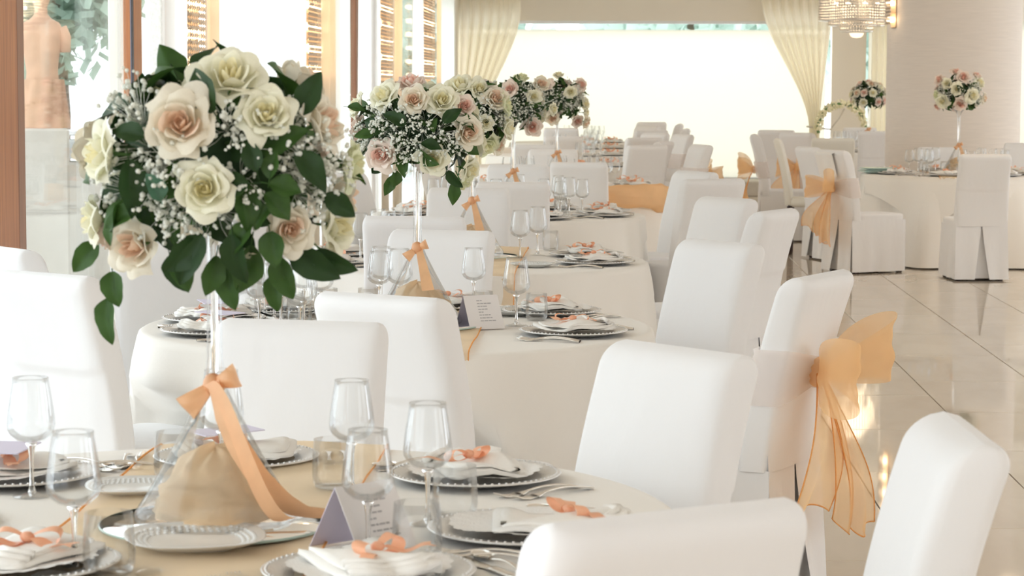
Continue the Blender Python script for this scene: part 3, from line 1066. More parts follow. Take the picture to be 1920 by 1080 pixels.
def place(tx, ty, ang, desc, where, r=0.56, glasses=True, bread=True, far=False, k=0, nd=0.0, lil=False, dz=0.0, cut=True, nofs=(0, 0), bread_z=0.0):
    """one place setting; local +Y of everything points to the table centre"""
    a = R(ang)
    px_, py_ = tx + r * math.cos(a), ty + r * math.sin(a)
    rz = a + PI / 2                       # local Y -> inward
    def loc(u, v):
        return px_ + u * math.cos(rz) - v * math.sin(rz), py_ + u * math.sin(rz) + v * math.cos(rz)
    z = ZT + 0.001 + dz
    suf = '%s of the %s' % (where, desc)
    if far:
        g = lambda s_: '%s of the far row tables' % s_
        tag(obj('charger_plate', CHARG, None, (px_, py_, z)), 'silver charger plate at the ' + suf, 'plate', g('charger plates'))
        napkin_set(px_, py_, z, rz + nd, 'white napkin with peach bow at the ' + suf, k, True, g('napkins'))
        if glasses:
            for (u, v, lb) in ((0.10, 0.25, 'inner wine glass at the '), (0.19, 0.22, 'outer wine glass at the ')):
                gx, gy = loc(u, v)
                wine_glass(gx, gy, lb + suf, z, 1.0, True, g('wine glasses'))
            gx, gy = loc(0.03, 0.27)
            tumbler(gx, gy, 'water tumbler at the ' + suf, z, 1.0, True, g('tumblers'))
        return
    t = thing('charger_plate', 'silver beaded charger plate at the ' + suf, 'plate', (px_, py_, z))
    obj('plate_body', CHARG, t); obj('beaded_rim', BEADS, t)
    tag(obj('lace_doily', DOILY, None, (px_, py_, z + 0.0005), (0, 0, ang)), 'white lace doily on the plate at the ' + suf, 'doily')
    if lil:
        qx, qy = loc(0.02, 0.01)
        tag(obj('favour_card', cached('lil', lambda: MB().box((0, 0, 0.066), (0.13, 0.09, 0.002)).mesh('favour_card', lilac)), None, (qx, qy, z), (0, 0.02, rz + 0.5)),
            'lilac card on the napkin at the ' + suf, 'card')
    qx, qy = loc(*nofs)
    napkin_set(qx, qy, z, rz + nd, 'white napkin with peach bow at the ' + suf, k)
    if cut:
        for nm, me, u, v, lb, rr in (('table_knife', KNIFE, 0.195, -0.12, 'steel table knife', 0.0), ('fork', FORK, -0.185, -0.10, 'inner steel fork', 0.0),
                                     ('dinner_fork', FORK, -0.212, -0.11, 'outer steel fork', 0.05), ('spoon', SPOON, 0.222, -0.10, 'steel spoon', 0.0)):
            qx, qy = loc(u, v)
            tag(obj(nm, me, None, (qx, qy, z + 0.001), (0, 0, rz + rr)), '%s at the %s' % (lb, suf), 'cutlery')
    if glasses:
        gx, gy = loc(0.10, 0.25); wine_glass(gx, gy, 'inner wine glass at the ' + suf, z, 1.0, rz=k)
        gx, gy = loc(0.185, 0.205); wine_glass(gx, gy, 'smaller wine glass by the knife at the ' + suf, z, 0.94, rz=k)
        gx, gy = loc(0.02, 0.265); tumbler(gx, gy, 'water tumbler at the ' + suf, z)
    if bread:
        gx, gy = loc(-0.235, 0.19); bread_plate(gx, gy, rz, 'small embossed bread plate at the ' + suf, 0.82, ZT + dz)


# ================================================================== FLOWERS
def petal_fn(rad, h, span, curl, az, spiral, close=0.0, tip=0.1, z0=0.0, wob=0.0, seed=0.0):
    def f(u, v):
        uu = 2 * u - 1
        prof = (0.25 + 0.75 * math.sin(min(v, 0.85) / 0.85 * PI / 2)) * (1 - close * max(0, v - 0.45))
        top = 1 - 0.34 * abs(uu) ** 2.4 + tip * math.exp(-(uu / 0.35) ** 2)
        wid = span * (0.45 + 0.55 * math.sin(min(1.0, v * 1.15 + 0.12) * PI / 2)) * (1 - 0.25 * smooth01((v - 0.8) / 0.2))
        r_ = rad * prof * (1 + spiral * uu)
        c = max(0.0, v - 0.72) / 0.28
        r_ += curl * c * c * (1 + 0.3 * math.sin(3 * uu + seed))
        z = z0 + h * v * top - curl * 0.55 * c * c
        r_ += wob * math.sin(4 * uu + seed) * v
        a = az + uu * wid
        return (r_ * math.cos(a), r_ * math.sin(a), z)
    return f


LAYERS = {  # n, rad, h, span, curl, spiral, close
    'core': [(3, 0.17, 0.80, 1.35, 0.0, 0.22, 0.55), (4, 0.31, 0.82, 1.0, 0.02, 0.20, 0.30)],
    'mid': [(5, 0.46, 0.80, 0.80, 0.07, 0.13, 0.05)],
    'out': [(5, 0.62, 0.70, 0.76, 0.20, 0.08, 0.0), (5, 0.78, 0.56, 0.70, 0.26, 0.06, 0.0)],
}


def rose_meshes(color, seed):
    r_ = random.Random(seed * 13 + 5)
    heart, outer = PET[color]
    core = MB()
    for li, (n, rad, h, span, curl, spi, close) in enumerate(LAYERS['core']):
        for k in range(n):
            core.grid(9, 8, petal_fn(rad, h, span, curl, 2 * PI * k / n + li * 0.8 + r_.uniform(-.2, .2), spi, close, 0.03, seed=r_.uniform(0, 6)))
    core.ball((0, 0, 0.12), 0.20, 8, 6)
    pets = []
    for key in ('mid', 'out'):
        for li, (n, rad, h, span, curl, spi, close) in enumerate(LAYERS[key]):
            for k in range(n):
                mb = MB().grid(10, 9, petal_fn(rad * r_.uniform(.94, 1.06), h * r_.uniform(.92, 1.06), span * r_.uniform(.92, 1.1), curl * r_.uniform(.6, 1.35),
                                               2 * PI * k / n + li * 0.6 + (0.3 if key == 'mid' else 0) + r_.uniform(-.15, .15), spi, close, r_.uniform(0.02, 0.13), wob=0.012, seed=r_.uniform(0, 6)))
                pets.append((mb, heart if key == 'mid' and color in ('blush', 'pink') and k % 2 else outer))
    cup = MB()
    for k in range(5):
        a = 2 * PI * k / 5
        cup.grid(4, 6, lambda u, v: ((0.12 + 0.5 * v) * math.cos(a) - (u - .5) * .18 * (1 - v) * math.sin(a), (0.12 + .5 * v) * math.sin(a) + (u - .5) * .18 * (1 - v) * math.cos(a), -0.02 - 0.02 * v + 0.1 * v * v))
    cup.tube([(0, 0, -0.9), (0.02, 0, -0.4), (0, 0, 0.02)], [0.05, 0.05, 0.11], 7)
    cme = core.mesh('rose', heart)
    pme = [mb.mesh('petal', m) for mb, m in pets]
    sme = cup.mesh('sepals', stem_m)
    whole = MB()
    whole.v += core.v; whole.f += core.f; whole.s += core.s
    fi = [0] * len(core.f)
    for mb, m in pets:
        whole.add(mb.v, mb.f); fi += [0 if m is heart else 1] * len(mb.f)
    whole.add(cup.v, cup.f); fi += [2] * len(cup.f)
    wme = whole.mesh('rose', heart)
    wme.materials.append(outer); wme.materials.append(stem_m)
    wme.polygons.foreach_set('material_index', fi)
    return cme, pme, sme, wme


ROSES = {c: [rose_meshes(c, s) for s in range(2)] for c in PET}


def leaf_mesh(mat, L=0.075, Wd=0.026, bend=0.02):
    def f(u, v):
        uu = 2 * u - 1
        w = Wd * math.sin(PI * min(1, v * 0.97 + 0.03)) ** 0.75 * (1 - 0.35 * v) * 1.2 * (1 + 0.03 * math.sin(v * 60))
        return (uu * w, L * v, 0.55 * abs(uu) * w - bend * v * v + 0.003 * math.sin(v * 9) * uu)
    mb = MB().grid(7, 14, f)
    mb.tube([(0, -0.02, 0.0), (0, 0, 0), (0, L * 0.5, -bend * 0.25 + 0.0005)], [0.0012, 0.0012, 0.0006], 5)
    return mb.mesh('leaf', mat)


LEAVES = [leaf_mesh(leaf_m, 0.078, 0.022), leaf_mesh(leaf_m, 0.062, 0.0225, 0.012), leaf_mesh(leaf_d, 0.082, 0.023, 0.03), leaf_mesh(leaf_d, 0.066, 0.021, 0.02), leaf_mesh(leaf_b, 0.060, 0.022, 0.01)]


def sprig_mesh(seed, n=21):
    r_ = random.Random(seed)
    mb = MB()
    for _ in range(n):
        d = Vector((r_.gauss(0, 0.55), r_.gauss(0, 0.55), 1)).normalized()
        p = d * r_.uniform(0.035, 0.085)
        mb.tube([(0, 0, 0), tuple(p * 0.5 + Vector((r_.gauss(0, .003), r_.gauss(0, .003), 0))), tuple(p)], 0.0005, 3)
        mb2 = r_.uniform(0.0030, 0.0050)
        mb.ball(tuple(p), mb2, 6, 5)
        mb.ball((p.x + r_.uniform(-.006, .006), p.y + r_.uniform(-.006, .006), p.z + r_.uniform(-.004, .006)), mb2 * 0.8, 5, 4)
    return mb.mesh('gypsophila_sprig', bud_m)


SPRIGS = [sprig_mesh(s) for s in range(3)]


def vase(x, y, label, z=ZT, tul=True, near=False):
    t = thing('glass_vase', label, 'vase', (x, y, z))
    prof = [(0.0, 0.0), (0.118, 0.0), (0.136, 0.004), (0.140, 0.012), (0.134, 0.024), (0.118, 0.048), (0.098, 0.082), (0.078, 0.118), (0.058, 0.155), (0.040, 0.190), (0.026, 0.218), (0.017, 0.245), (0.0135, 0.28),
            (0.0125, 0.36), (0.0125, 0.44), (0.0145, 0.485), (0.022, 0.51), (0.036, 0.53), (0.046, 0.54), (0.0445, 0.5405), (0.034, 0.532), (0.020, 0.514), (0.011, 0.49), (0.0095, 0.44)]
    obj('vase_body', cached('vase_body', lambda: MB().lathe(prof, 40).mesh('vase_body', glass_v)), t)
    obj('stem_core', cached('stem_core', lambda: MB().lathe([(0.0, 0.25), (0.0062, 0.26), (0.006, 0.47), (0.0, 0.48)], 14).mesh('stem_core', glass_s)), t)

    def tm():
        mb = MB()

        def f(u, v):
            a = 2 * PI * u
            rr = 0.112 * (1 - 0.36 * v) * math.sqrt(max(0, 1 - v ** 4)) + 0.001
            z_ = 0.012 + 0.118 * v
            n_ = noise.noise(Vector((math.cos(a) * 2.2, math.sin(a) * 2.2, v * 4 + 1)))
            n2 = noise.noise(Vector((math.cos(a) * 6, math.sin(a) * 6, v * 12)))
            rr *= 0.93 + 0.16 * n_ + 0.05 * n2
            return (rr * math.cos(a), rr * math.sin(a), z_ + 0.012 * n_)
        mb.grid(64, 26, f, wrap=True)
        return mb.mesh('tulle_filling', tulle)
    obj('tulle_filling', cached('tulle_mesh', tm), t, label='crumpled peach tulle inside the glass cone')

    def bow_parts():
        def wide_loop(ang, ln, wd):
            ca, sa = math.cos(ang), math.sin(ang)

            def f(u, v):
                t_ = v * 2 * PI
                k_ = 0.5 * (1 - math.cos(t_))
                a_ = ln * k_
                w_ = wd * (0.28 + 0.72 * k_) * (u - .5)
                return (a_ * ca - w_ * sa, -0.020 * math.sin(t_) * (0.5 + k_) - 0.012 * k_ + 0.003 * math.sin(u * 7 + v * 5), a_ * sa + w_ * ca)
            return MB().grid(8, 28, f)
        l1 = wide_loop(R(22), 0.046, 0.042); l2 = wide_loop(R(222), 0.062, 0.046)
        t1 = MB()

        def g(u, v):   # long tail lying on the cone down to the mirror
            pth = [(0.004, 0.02, 0.0), (0.024, 0.05, -0.05), (0.052, 0.064, -0.10), (0.086, 0.07, -0.15), (0.122, 0.06, -0.19), (0.150, 0.05, -0.210), (0.185, 0.04, -0.216), (0.205, 0.03, -0.218)]
            k = v * (len(pth) - 1); i = min(int(k), len(pth) - 2); q = k - i
            p = [pth[i][j] + (pth[i + 1][j] - pth[i][j]) * q for j in range(3)]
            w = 0.018 + 0.018 * smooth01(v * 3) - 0.012 * smooth01((v - .6) / .3)
            return (p[0] + w * (u - .5), -p[1] - 0.3 * w * (u - .5), p[2] + 0.018 * (u - .5) + 0.004)
        t1.grid(6, 30, g)
        t2 = MB()

        def g2(u, v):
            p = (-0.004 + 0.145 * v, -0.02 - 0.10 * v - 0.02 * math.sin(v * 4), -0.215 * smooth01(v * 1.05))
            w = 0.018 + 0.012 * v
            return (p[0] + w * (u - .5), p[1] - .5 * w * (u - .5), p[2] + 0.01 * (u - .5) + 0.004)
        t2.grid(5, 26, g2)
        kn = MB().ball((0, -0.004, 0), 0.017, 10, 8, (1, 1, 1.15))
        kn.lathe([(0.0165, -0.012), (0.0185, 0.0), (0.0165, 0.012)], 18, c=(0, 0.018, 0))
        return [kn.mesh('ribbon_bow', satin), l1.mesh('loop', satin), l2.mesh('loop', satin), t1.mesh('tail', satin), t2.mesh('tail', satin), MB().grid(5, 20, lambda u, v: (0.006 + 0.035 * v + (0.012 + 0.012 * v) * (u - .5) * 1.6, -0.006 - 0.075 * v - 0.004 * math.sin(v * 9), -0.125 * v + 0.004 * (u - .5))).mesh('tail', satin)]
    bm = cached('vase_bow', bow_parts)
    b = obj('ribbon_bow', bm[0], t, (0.0, -0.018, 0.238), label='peach satin ribbon bow')
    for nm_, me_ in (('loop', bm[1]), ('loop', bm[2]), ('tail', bm[3] if near else bm[5])):
        obj(nm_, me_, b, scale=1.0 if near or nm_ == 'tail' else 0.75)
    if near:
        obj('tail', bm[4], b)
    return t


def orient(n, roll=0.0):
    q = Vector((0, 0, 1)).rotation_difference(Vector(n).normalized())
    return q @ Quaternion((0, 0, 1), roll)


def orient_leaf(dirv, up):
    """leaf: +Y along dirv, +Z near up"""
    y = Vector(dirv).normalized()
    z = Vector(up); z = z - y * z.dot(y)
    z = z.normalized() if z.length > 1e-4 else y.orthogonal().normalized()
    x = y.cross(z)
    return Matrix((x, y, z)).transposed().to_quaternion()


def bouquet(x, y, zc, Rx, Rz, label, explicit=(), n_rand=14, palette=('cream',), seed=0, detail=False, scale=1.0, n_leaf=70, n_sprig=26, rs=0.048, leaves_px=(), sprigs_px=()):
    """dome of roses; explicit = (dx, dz, radius, colour, variant, push) seen from the aisle front"""
    r_ = random.Random(seed)
    t = thing('rose_bouquet', label, 'bouquet', (x, y, zc))
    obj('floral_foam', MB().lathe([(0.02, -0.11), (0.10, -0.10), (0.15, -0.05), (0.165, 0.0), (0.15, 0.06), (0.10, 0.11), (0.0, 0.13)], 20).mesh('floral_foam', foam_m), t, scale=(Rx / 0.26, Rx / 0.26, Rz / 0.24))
    placed = []
    lab = {'pink': 'pink rose', 'blush': 'pale peach rose', 'cream': 'creamy white rose', 'green': 'greenish white rose'}

    def rose(p, n, rad, color):
        v = r_.randrange(2)
        cme, pme, sme, wme = ROSES[color][v]
        q = orient(n, r_.uniform(0, 6.28))
        s = rad / 0.88
        off = Vector(p) - Vector(n).normalized() * (0.45 * s)
        if detail:
            o_ = obj('rose', cme, t, off, q, s, label=lab[color])
            for m_ in pme:
                obj('petal', m_, o_)
            obj('sepals', sme, o_)
        else:
            obj('rose', wme, t, off, q, s, label=lab[color])
        placed.append((Vector(p), rad))

    for (dx, dz, rad, color, push) in explicit:
        k = (dx / Rx) ** 2 + (dz / Rz) ** 2
        if push == 'back':
            dy = Rx * 0.35
            n = Vector((dx, 0.35 * Rx, dz + 0.05))
        else:
            dy = -Rx * math.sqrt(max(0.0, 1 - k)) * 0.92 if k < 1 else 0.0
            n = Vector((dx / Rx, dy / Rx * 1.25 - 0.15, dz / Rz * 0.85 + 0.12))
            if isinstance(push, tuple):
                n = Vector(push)
        rose((dx, dy, dz), n, rad, color)
    tries = 0
    cnt = 0
    while cnt < n_rand and tries < 600:
        tries += 1
        a = r_.uniform(0, 2 * PI); zz = r_.uniform(-0.62, 1.0)
        rr = math.sqrt(max(0, 1 - zz * zz))
        p = Vector((Rx * rr * math.cos(a), Rx * rr * math.sin(a), Rz * zz))
        if explicit and (p.y < 0.25 * Rx or p.z > 0.7 * Rz):
            continue
        rad = rs * r_.uniform(0.82, 1.15)
        if any((p - q).length < (rad + s_) * 1.12 for q, s_ in placed):
            continue
        n = Vector((p.x / Rx, p.y / Rx, p.z / Rz * 0.8 + 0.15 + r_.uniform(-.1, .1)))
        rose(p, n, rad, r_.choice(palette)); cnt += 1
    # foliage between the roses
    for k in range(n_leaf):
        zz = 1 - 1.72 * (k + 0.5) / n_leaf
        a = k * 2.39996 + r_.uniform(-.3, .3)
        rr = math.sqrt(max(0, 1 - zz * zz))
        d = Vector((rr * math.cos(a), rr * math.sin(a), zz))
        p = Vector((d.x * Rx, d.y * Rx, d.z * Rz)) * r_.uniform(0.50, 0.80)
        tan = Vector((r_.gauss(0, 1), r_.gauss(0, 1), r_.gauss(0, 1) - (1.2 if zz < -0.2 else 0.1)))
        dr = d * 0.35 + tan.normalized() * 0.9
        obj('leaf', LEAVES[r_.choice((0, 1, 2, 2, 3, 3))], t, p, orient_leaf(dr, d), r_.uniform(0.85, 1.25) * scale)
    for (dx, dz, ddx, ddz, s_, kind) in leaves_px:
        k = min(0.95, (dx / Rx) ** 2 + (dz / Rz) ** 2)
        dy = -Rx * math.sqrt(1 - k) * 0.9
        obj('leaf', LEAVES[kind], t, (dx, dy, dz), orient_leaf((ddx, r_.uniform(-.4, .2), ddz), (0.6 * r_.uniform(-1, 1), -1, 0.35 + 0.4 * r_.uniform(-1, 1))), s_ * r_.uniform(0.68, 1.0))
    for k, (dx, dz) in enumerate(sprigs_px):
        q_ = min(0.9, (dx / Rx) ** 2 + (dz / Rz) ** 2)
        dy = -Rx * math.sqrt(1 - q_)
        obj('gypsophila_sprig', SPRIGS[k % 3], t, Vector((dx * 0.82, dy * 0.62, dz * 0.82)), orient((dx * 1.2, dy, dz * 1.2), k), r_.uniform(0.9, 1.1) * scale)
    for k in range(n_sprig):
        zz = 0.62 - 1.10 * (k + 0.5) / n_sprig
        a = k * 2.39996 + 1.1 + r_.uniform(-.4, .4)
        rr = math.sqrt(max(0, 1 - zz * zz))
        d = Vector((rr * math.cos(a), rr * math.sin(a), zz))
        p = Vector((d.x * Rx, d.y * Rx, d.z * Rz)) * 0.60
        o_ = obj('gypsophila_sprig', SPRIGS[k % 3], t, p, orient(d + Vector((r_.gauss(0, .2), r_.gauss(0, .2), r_.gauss(0, .2))), k), r_.uniform(0.85, 1.2) * scale)
    return t


# ================================================================== CHAIRS
SW, SD, SH, CH = 0.40, 0.42, 0.47, 0.975


def spine(v):
    """back centre line: v 0 at the seat, 1 at the top -> (y, z)"""
    z = 0.42 + (CH - 0.42) * v
    y = -0.205 - 0.035 * v - 0.085 * v ** 2
    return y, z


def back_mesh(mat, seed, th=0.104, seam=True):
    ph = random.Random(seed).uniform(0, 20)
    n = 44

    def f(u, v):
        # superellipse section, softly rounded over the top
        a = 2 * PI * u
        ex = 0.27
        c = math.copysign(abs(math.cos(a)) ** ex, math.cos(a)); s = math.copysign(abs(math.sin(a)) ** (ex * 1.5), math.sin(a))
        vv = 1 - (1 - v) ** 1.15
        rest_ = max(0.0, (vv - 0.905) / 0.095)
        k = math.sqrt(max(0.0, 1 - rest_ ** 2.2))
        y, z = spine(vv)
        hw = SW / 2 * (1.03 - 0.03 * vv) - 0.022 * (1 - k)
        x = hw * c
        yy = y + th / 2 * s * k
        w = noise.noise(Vector((x * 5 + ph, z * 3.2, s * 2))) * 0.007 + noise.noise(Vector((x * 15 + ph, z * 3.2, s))) * 0.005
        if seam and s < 0:      # upper yoke laps over the lower back panel
            zs_ = CH - 0.275 - 0.012 * (1 - c * c)
            yy += s * k * 0.006 * smooth01((z - zs_) / 0.008)
        return (x + w * 0.5 * c, yy + w * s * k, z)
    mb = MB().grid(n, 56, f, wrap=True)
    return mb


def chair_meshes(seed):
    d = {}
    d['back'] = back_mesh(linen, seed).mesh('back_cover', linen)
    # seat cushion under its cover
    sb = MB()

    def seat(u, v):
        a = 2 * PI * u
        ex = 0.28
        c = math.copysign(abs(math.cos(a)) ** ex, math.cos(a)); s = math.copysign(abs(math.sin(a)) ** ex, math.sin(a))
        if v < 0.4:
            k = 1.0; z = 0.40 + (SH - 0.415) * v / 0.4
        else:
            t = (v - 0.4) / 0.6
            k = math.cos(t * PI / 2) ** 0.35 if t < 1 else 0.0; z = SH - 0.015 + 0.015 * math.sin(min(1, t * 2.2) * PI / 2)
        return (SW / 2 * 1.0 * k * c, 0.03 + 0.235 * k * s, z)
    sb.grid(40, 14, seat, wrap=True)
    d['seat'] = sb.mesh('seat_cover', linen)
    # skirt: front and two sides, gentle waves, to the floor
    r_ = random.Random(seed + 9)
    ph2 = r_.uniform(0, 6)
    P_ = [(-SW / 2, -0.255), (-SW / 2, 0.265), (SW / 2, 0.265), (SW / 2, -0.255)]

    def skirt(u, v):
        L = [0.52, SW, 0.52]; tot = sum(L); q = u * tot
        flare = 1 + 0.045 * v
        wv = (0.006 * math.sin(q * 22 + ph2) + 0.004 * math.sin(q * 41 + 2 * ph2)) * v
        if q < L[0]:
            p = (-SW / 2 * flare - wv, -0.255 + q)
        elif q < L[0] + L[1]:
            p = (-SW / 2 + (q - L[0]), 0.265 * (1 + 0.04 * v) + wv)
            p = (p[0] * flare, p[1])
        else:
            p = (SW / 2 * flare + wv, 0.265 - (q - L[0] - L[1]))
        return (p[0], p[1], 0.425 - 0.411 * v)
    d['skirt'] = MB().grid(60, 9, skirt).mesh('skirt', linen)
    # back flaps with the inverted V slit, hanging from the back
    for sgn, nm in ((-1, 'flap_a'), (1, 'flap_b')):
        def flap(u, v, sgn=sgn):
            z = 0.47 - 0.456 * v
            inner = 0.004 + 0.062 * max(0, v - 0.12) ** 1.1
            outer = SW / 2 * (1.0 + 0.06 * v)
            x = inner + (outer - inner) * u
            y = -0.250 - 0.022 * v - 0.018 * (1 - u) * v * v + 0.006 * math.sin(u * 7 + ph2 + v * 2) * v
            return (sgn * x, y, z)
        d[nm] = MB().grid(14, 12, flap).mesh('back_flap', linen)
    inn = MB().grid(6, 4, lambda u, v: ((u - .5) * SW * .9, -0.235, 0.45 - 0.43 * v))
    d['inner'] = inn.mesh('slit_lining', linen)
    leg = MB().box((0, 0, 0.20), (0.042, 0.042, 0.40), bev=0.004)
    d['leg'] = leg.mesh('leg', darkleg)
    return d


CHM = [chair_meshes(s) for s in range(4)]
bare_back = back_mesh(leather, 3, 0.075, False).mesh('backrest', leather)
bare_seat = MB().box((0, 0.03, 0.44), (SW, 0.47, 0.075), bev=0.02, smooth=True).mesh('seat', leather)
bare_leg = MB().tube([(0, 0, 0.41), (0, 0, 0.0)], [0.028, 0.020], 4).mesh('leg', darkleg)
chair_n = [0]


def chair(px, py, face, label, d=None, seed=None, bare=False, zt=CH, sx=1.0):
    """covered dining chair whose back top centre stands at the photo position; face = heading it looks to, degrees"""
    p = on_z(px, py, zt) if d is None else on_y(px, py, d)
    rz = R(face) - PI / 2
    ty = -0.325
    bx, by = p.x - (-math.sin(rz) * ty), p.y - (math.cos(rz) * ty)
    t = thing('dining_chair', label, 'chair', (bx, by, 0), rz)
    if d is not None:
        t.scale = (1, 1, max(0.95, min(1.06, p.z / CH)))
    k = chair_n[0] % 4 if seed is None else seed
    chair_n[0] += 1
    if bare:
        obj('backrest', bare_back, t); obj('seat', bare_seat, t)
        for x in (-1, 1):
            for y_ in (-0.19, 0.235):
                obj('leg', bare_leg, t, (x * (SW / 2 - 0.03), y_, 0))
        return t
    m = CHM[k]
    obj('back_cover', m['back'], t); obj('seat_cover', m['seat'], t); obj('skirt', m['skirt'], t)
    obj('back_flap', m['flap_a'], t); obj('back_flap', m['flap_b'], t); obj('slit_lining', m['inner'], t)
    for x in (-1, 1):
        for y_ in (-0.19, 0.225):
            obj('leg', m['leg'], t, (x * (SW / 2 - 0.035), y_, 0))
    return t


def sash(ch, label, s=1.0, seed=0, zk=0.69):
    """organza sash tied round the chair back, its bow on the rear"""
    r_ = random.Random(seed)
    t = thing('chair_bow', label, 'bow', ch.location, ch.rotation_euler[2])
    vk = (zk - 0.42) / (CH - 0.42)
    yb = spine(vk)[0] - 0.056
    # band round the back

    def band(u, v):
        a = 2 * PI * u
        ex = 0.3
        c = math.copysign(abs(math.cos(a)) ** ex, math.cos(a)); sn = math.copysign(abs(math.sin(a)) ** ex, math.sin(a))
        pinch = 0.045 + 0.035 * (1 - max(0, -sn) * (1 - abs(c)))
        z = zk + (v - .5) * 2 * pinch
        y0 = spine((z - 0.42) / (CH - 0.42))[0]
        rip = 0.003 * math.sin(v * 26)
        return ((SW / 2 + 0.012 + rip) * c, y0 + (0.066 + rip) * sn, z)
    obj('band', MB().grid(48, 10, band, wrap=True).mesh('band', sheer('sash_band', (0.97, 0.90, 0.86), 0.35, 0.4, 4.0, 0.04) if 'sash_band' not in MATS else MATS['sash_band']), t)
    kn = MB().ball((0, yb - 0.02, zk), 0.034 * s, 12, 9, (0.9, 0.9, 1.2))
    obj('knot', kn.mesh('knot', organza), t)
    for sg in (-1, 1):
        mb = MB(); pz = r_.uniform(0, 6)

        def loop(u, v, sg=sg, pz=pz):
            th_ = v * 2 * PI
            rad = 0.5 * (1 - math.cos(th_))
            x = sg * 0.145 * s * rad
            wd = (0.03 + 0.17 * rad ** 0.8) * s
            dep = 0.05 * s * math.sin(th_) * (0.35 + rad)
            cr = (0.004 * math.sin(u * 9 + pz) + 0.002 * math.sin(u * 19 + v * 4)) * s * (0.3 + rad)
            z = zk + (0.035 + 0.03 * sg) * s * rad + (u - .5) * wd + 0.012 * s * math.sin(v * 5 + u * 3 + pz) * rad
            return (x + 0.02 * (u - .5) * rad, yb - 0.035 - dep - cr - 0.12 * s * rad, z)
        mb.grid(30, 36, loop)
        obj('loop', mb.mesh('loop', organza), t)
    for k, (dx, ln, w) in enumerate(((-0.20, 0.33, 0.24), (-0.01, 0.40, 0.15), (0.09, 0.42, 0.15))):
        mb = MB(); ph = r_.uniform(0, 6)

        def tail(u, v, dx=dx, ln=ln, w=w, ph=ph):
            ww = (0.03 + (w - 0.03) * smooth01(v * 1.25) ** 0.8) * s
            x = dx * s * v ** 0.9 + (u - .5) * ww + 0.012 * math.sin(v * 6 + ph)
            z = zk - ln * s * v * (1 - 0.05 * math.sin(u * 5 + ph)) - 0.03 * v * (u - .5)
            y = yb - 0.03 - 0.07 * math.sin(v * PI * .7) - 0.012 * math.sin(u * 8 + ph + 2 * v) * v - 0.02 * k * v
            return (x, y, z)
        mb.grid(22, 26, tail)
        o_ = obj('tail', mb.mesh('tail', organza), t)
        hm = MB()
        for uu in (0.0, 1.0):
            hm.tube([tail(uu, q / 25) for q in range(26)], 0.0022, 4)
        hm.tube([tail(q / 21, 1.0) for q in range(22)], 0.0022, 4)
        obj('hem', hm.mesh('hem', organza_d), o_)
    return t

# ================================================================== LAYOUT
T1 = Vector((-0.68, 4.12, 0))
T2 = on_z(745, 611, ZT)
T3 = on_z(866, 488, ZT)
T4 = on_z(952, 401, ZT)
T5 = on_z(1052, 349, ZT)
FAR = [Vector((-0.55, y, 0)) for y in (22.1, 25.5, 28.3, 31.2)]
TR = on_z(1797, 327, ZT)
TQ = on_z(1627, 283, ZT)
D1 = 'biggest-bouquet table'
D2 = 'second row table'
D3 = 'third row table'
D4 = 'fourth row table'
D5 = 'peach-swag table'
DR = 'column-front table'
DQ = 'column-rear table'
table(T1.x, T1.y, D1, 11)
table(T2.x, T2.y, D2, 12)
table(T3.x, T3.y, D3, 13)
table(T4.x, T4.y, D4, 14)
table(T5.x, T5.y, D5, 15)
for k, p in enumerate(FAR):
    table(p.x, p.y, ('sixth', 'seventh', 'eighth', 'ninth')[k] + ' row table', 16 + k)
table(TR.x, TR.y, DR, 30, amp=0.11)
table(TQ.x, TQ.y, DQ, 31)

for p, dsc, dx, w in ((T1, D1, -0.02, 0.47), (T2, D2, 0.02, 0.50), (T3, D3, 0.03, 0.46), (T4, D4, 0.0, 0.46)):
    runner(p.x, p.y, 0.80, w, 0.25, 'sheer peach organza runner with orange hems across the %s' % dsc, dx=dx, seed=int(p.y))
runner(TR.x, TR.y, 0.80, 0.42, 0.18, 'sheer peach organza runner hanging over the %s' % DR, dx=-0.05, seed=3)

# overlay cloth on the column table, one corner hanging towards the aisle
ov = MB()
hs = 0.96
rot = R(18)


def ovf(u, v):
    x, y = (u - .5) * 2 * hs, (v - .5) * 2 * hs
    xr, yr = x * math.cos(rot) - y * math.sin(rot), x * math.sin(rot) + y * math.cos(rot)
    rho = math.hypot(xr, yr); a = math.atan2(yr, xr)
    if rho < 0.80:
        return (xr, yr, ZT + 0.003)
    q = rho - 0.80
    out = 0.80 + 0.030 + 0.06 * q + 0.075 * q * math.sin(9 * a + 1.0) + 0.03 * q * math.sin(17 * a)
    return (out * math.cos(a), out * math.sin(a), ZT + 0.003 - q)


o = obj('overlay_cloth', ov.grid(56, 56, ovf).mesh('overlay_cloth', cloth), None, (TR.x, TR.y, 0))
tag(o, 'square ivory overlay cloth with a corner hanging from the %s' % DR, 'tablecloth')

# swag of organza bundled round the fifth table
sw = MB()


def swag(u, v):
    a = R(-100) + R(155) * u
    t = v * 2 * PI
    th = 0.04 + 0.045 * math.sin(u * PI) ** 0.6
    n_ = noise.noise(Vector((u * 9, math.cos(t) * 1.5, math.sin(t) * 1.5))) + 0.5 * noise.noise(Vector((u * 26, math.cos(t) * 3, math.sin(t) * 3)))
    rr = 0.84 + 0.02 * math.sin(u * 7) + (th * 0.8 + 0.02 * n_) * math.cos(t)
    z = ZT - 0.05 + 0.03 * math.sin(u * 5 + 1) + (th * 1.05 + 0.03 * n_) * math.sin(t) - 0.03 * u
    return (rr * math.cos(a), rr * math.sin(a), z)


o = obj('organza_swag', sw.grid(70, 20, swag).mesh('organza_swag', sheer('swag_organza', (1.0, 0.74, 0.46), 0.14, 0.5, 5, 0.05)), None, (T5.x, T5.y, 0))
tag(o, 'bundled peach organza swag wrapped round the edge of the fifth table', 'swag')

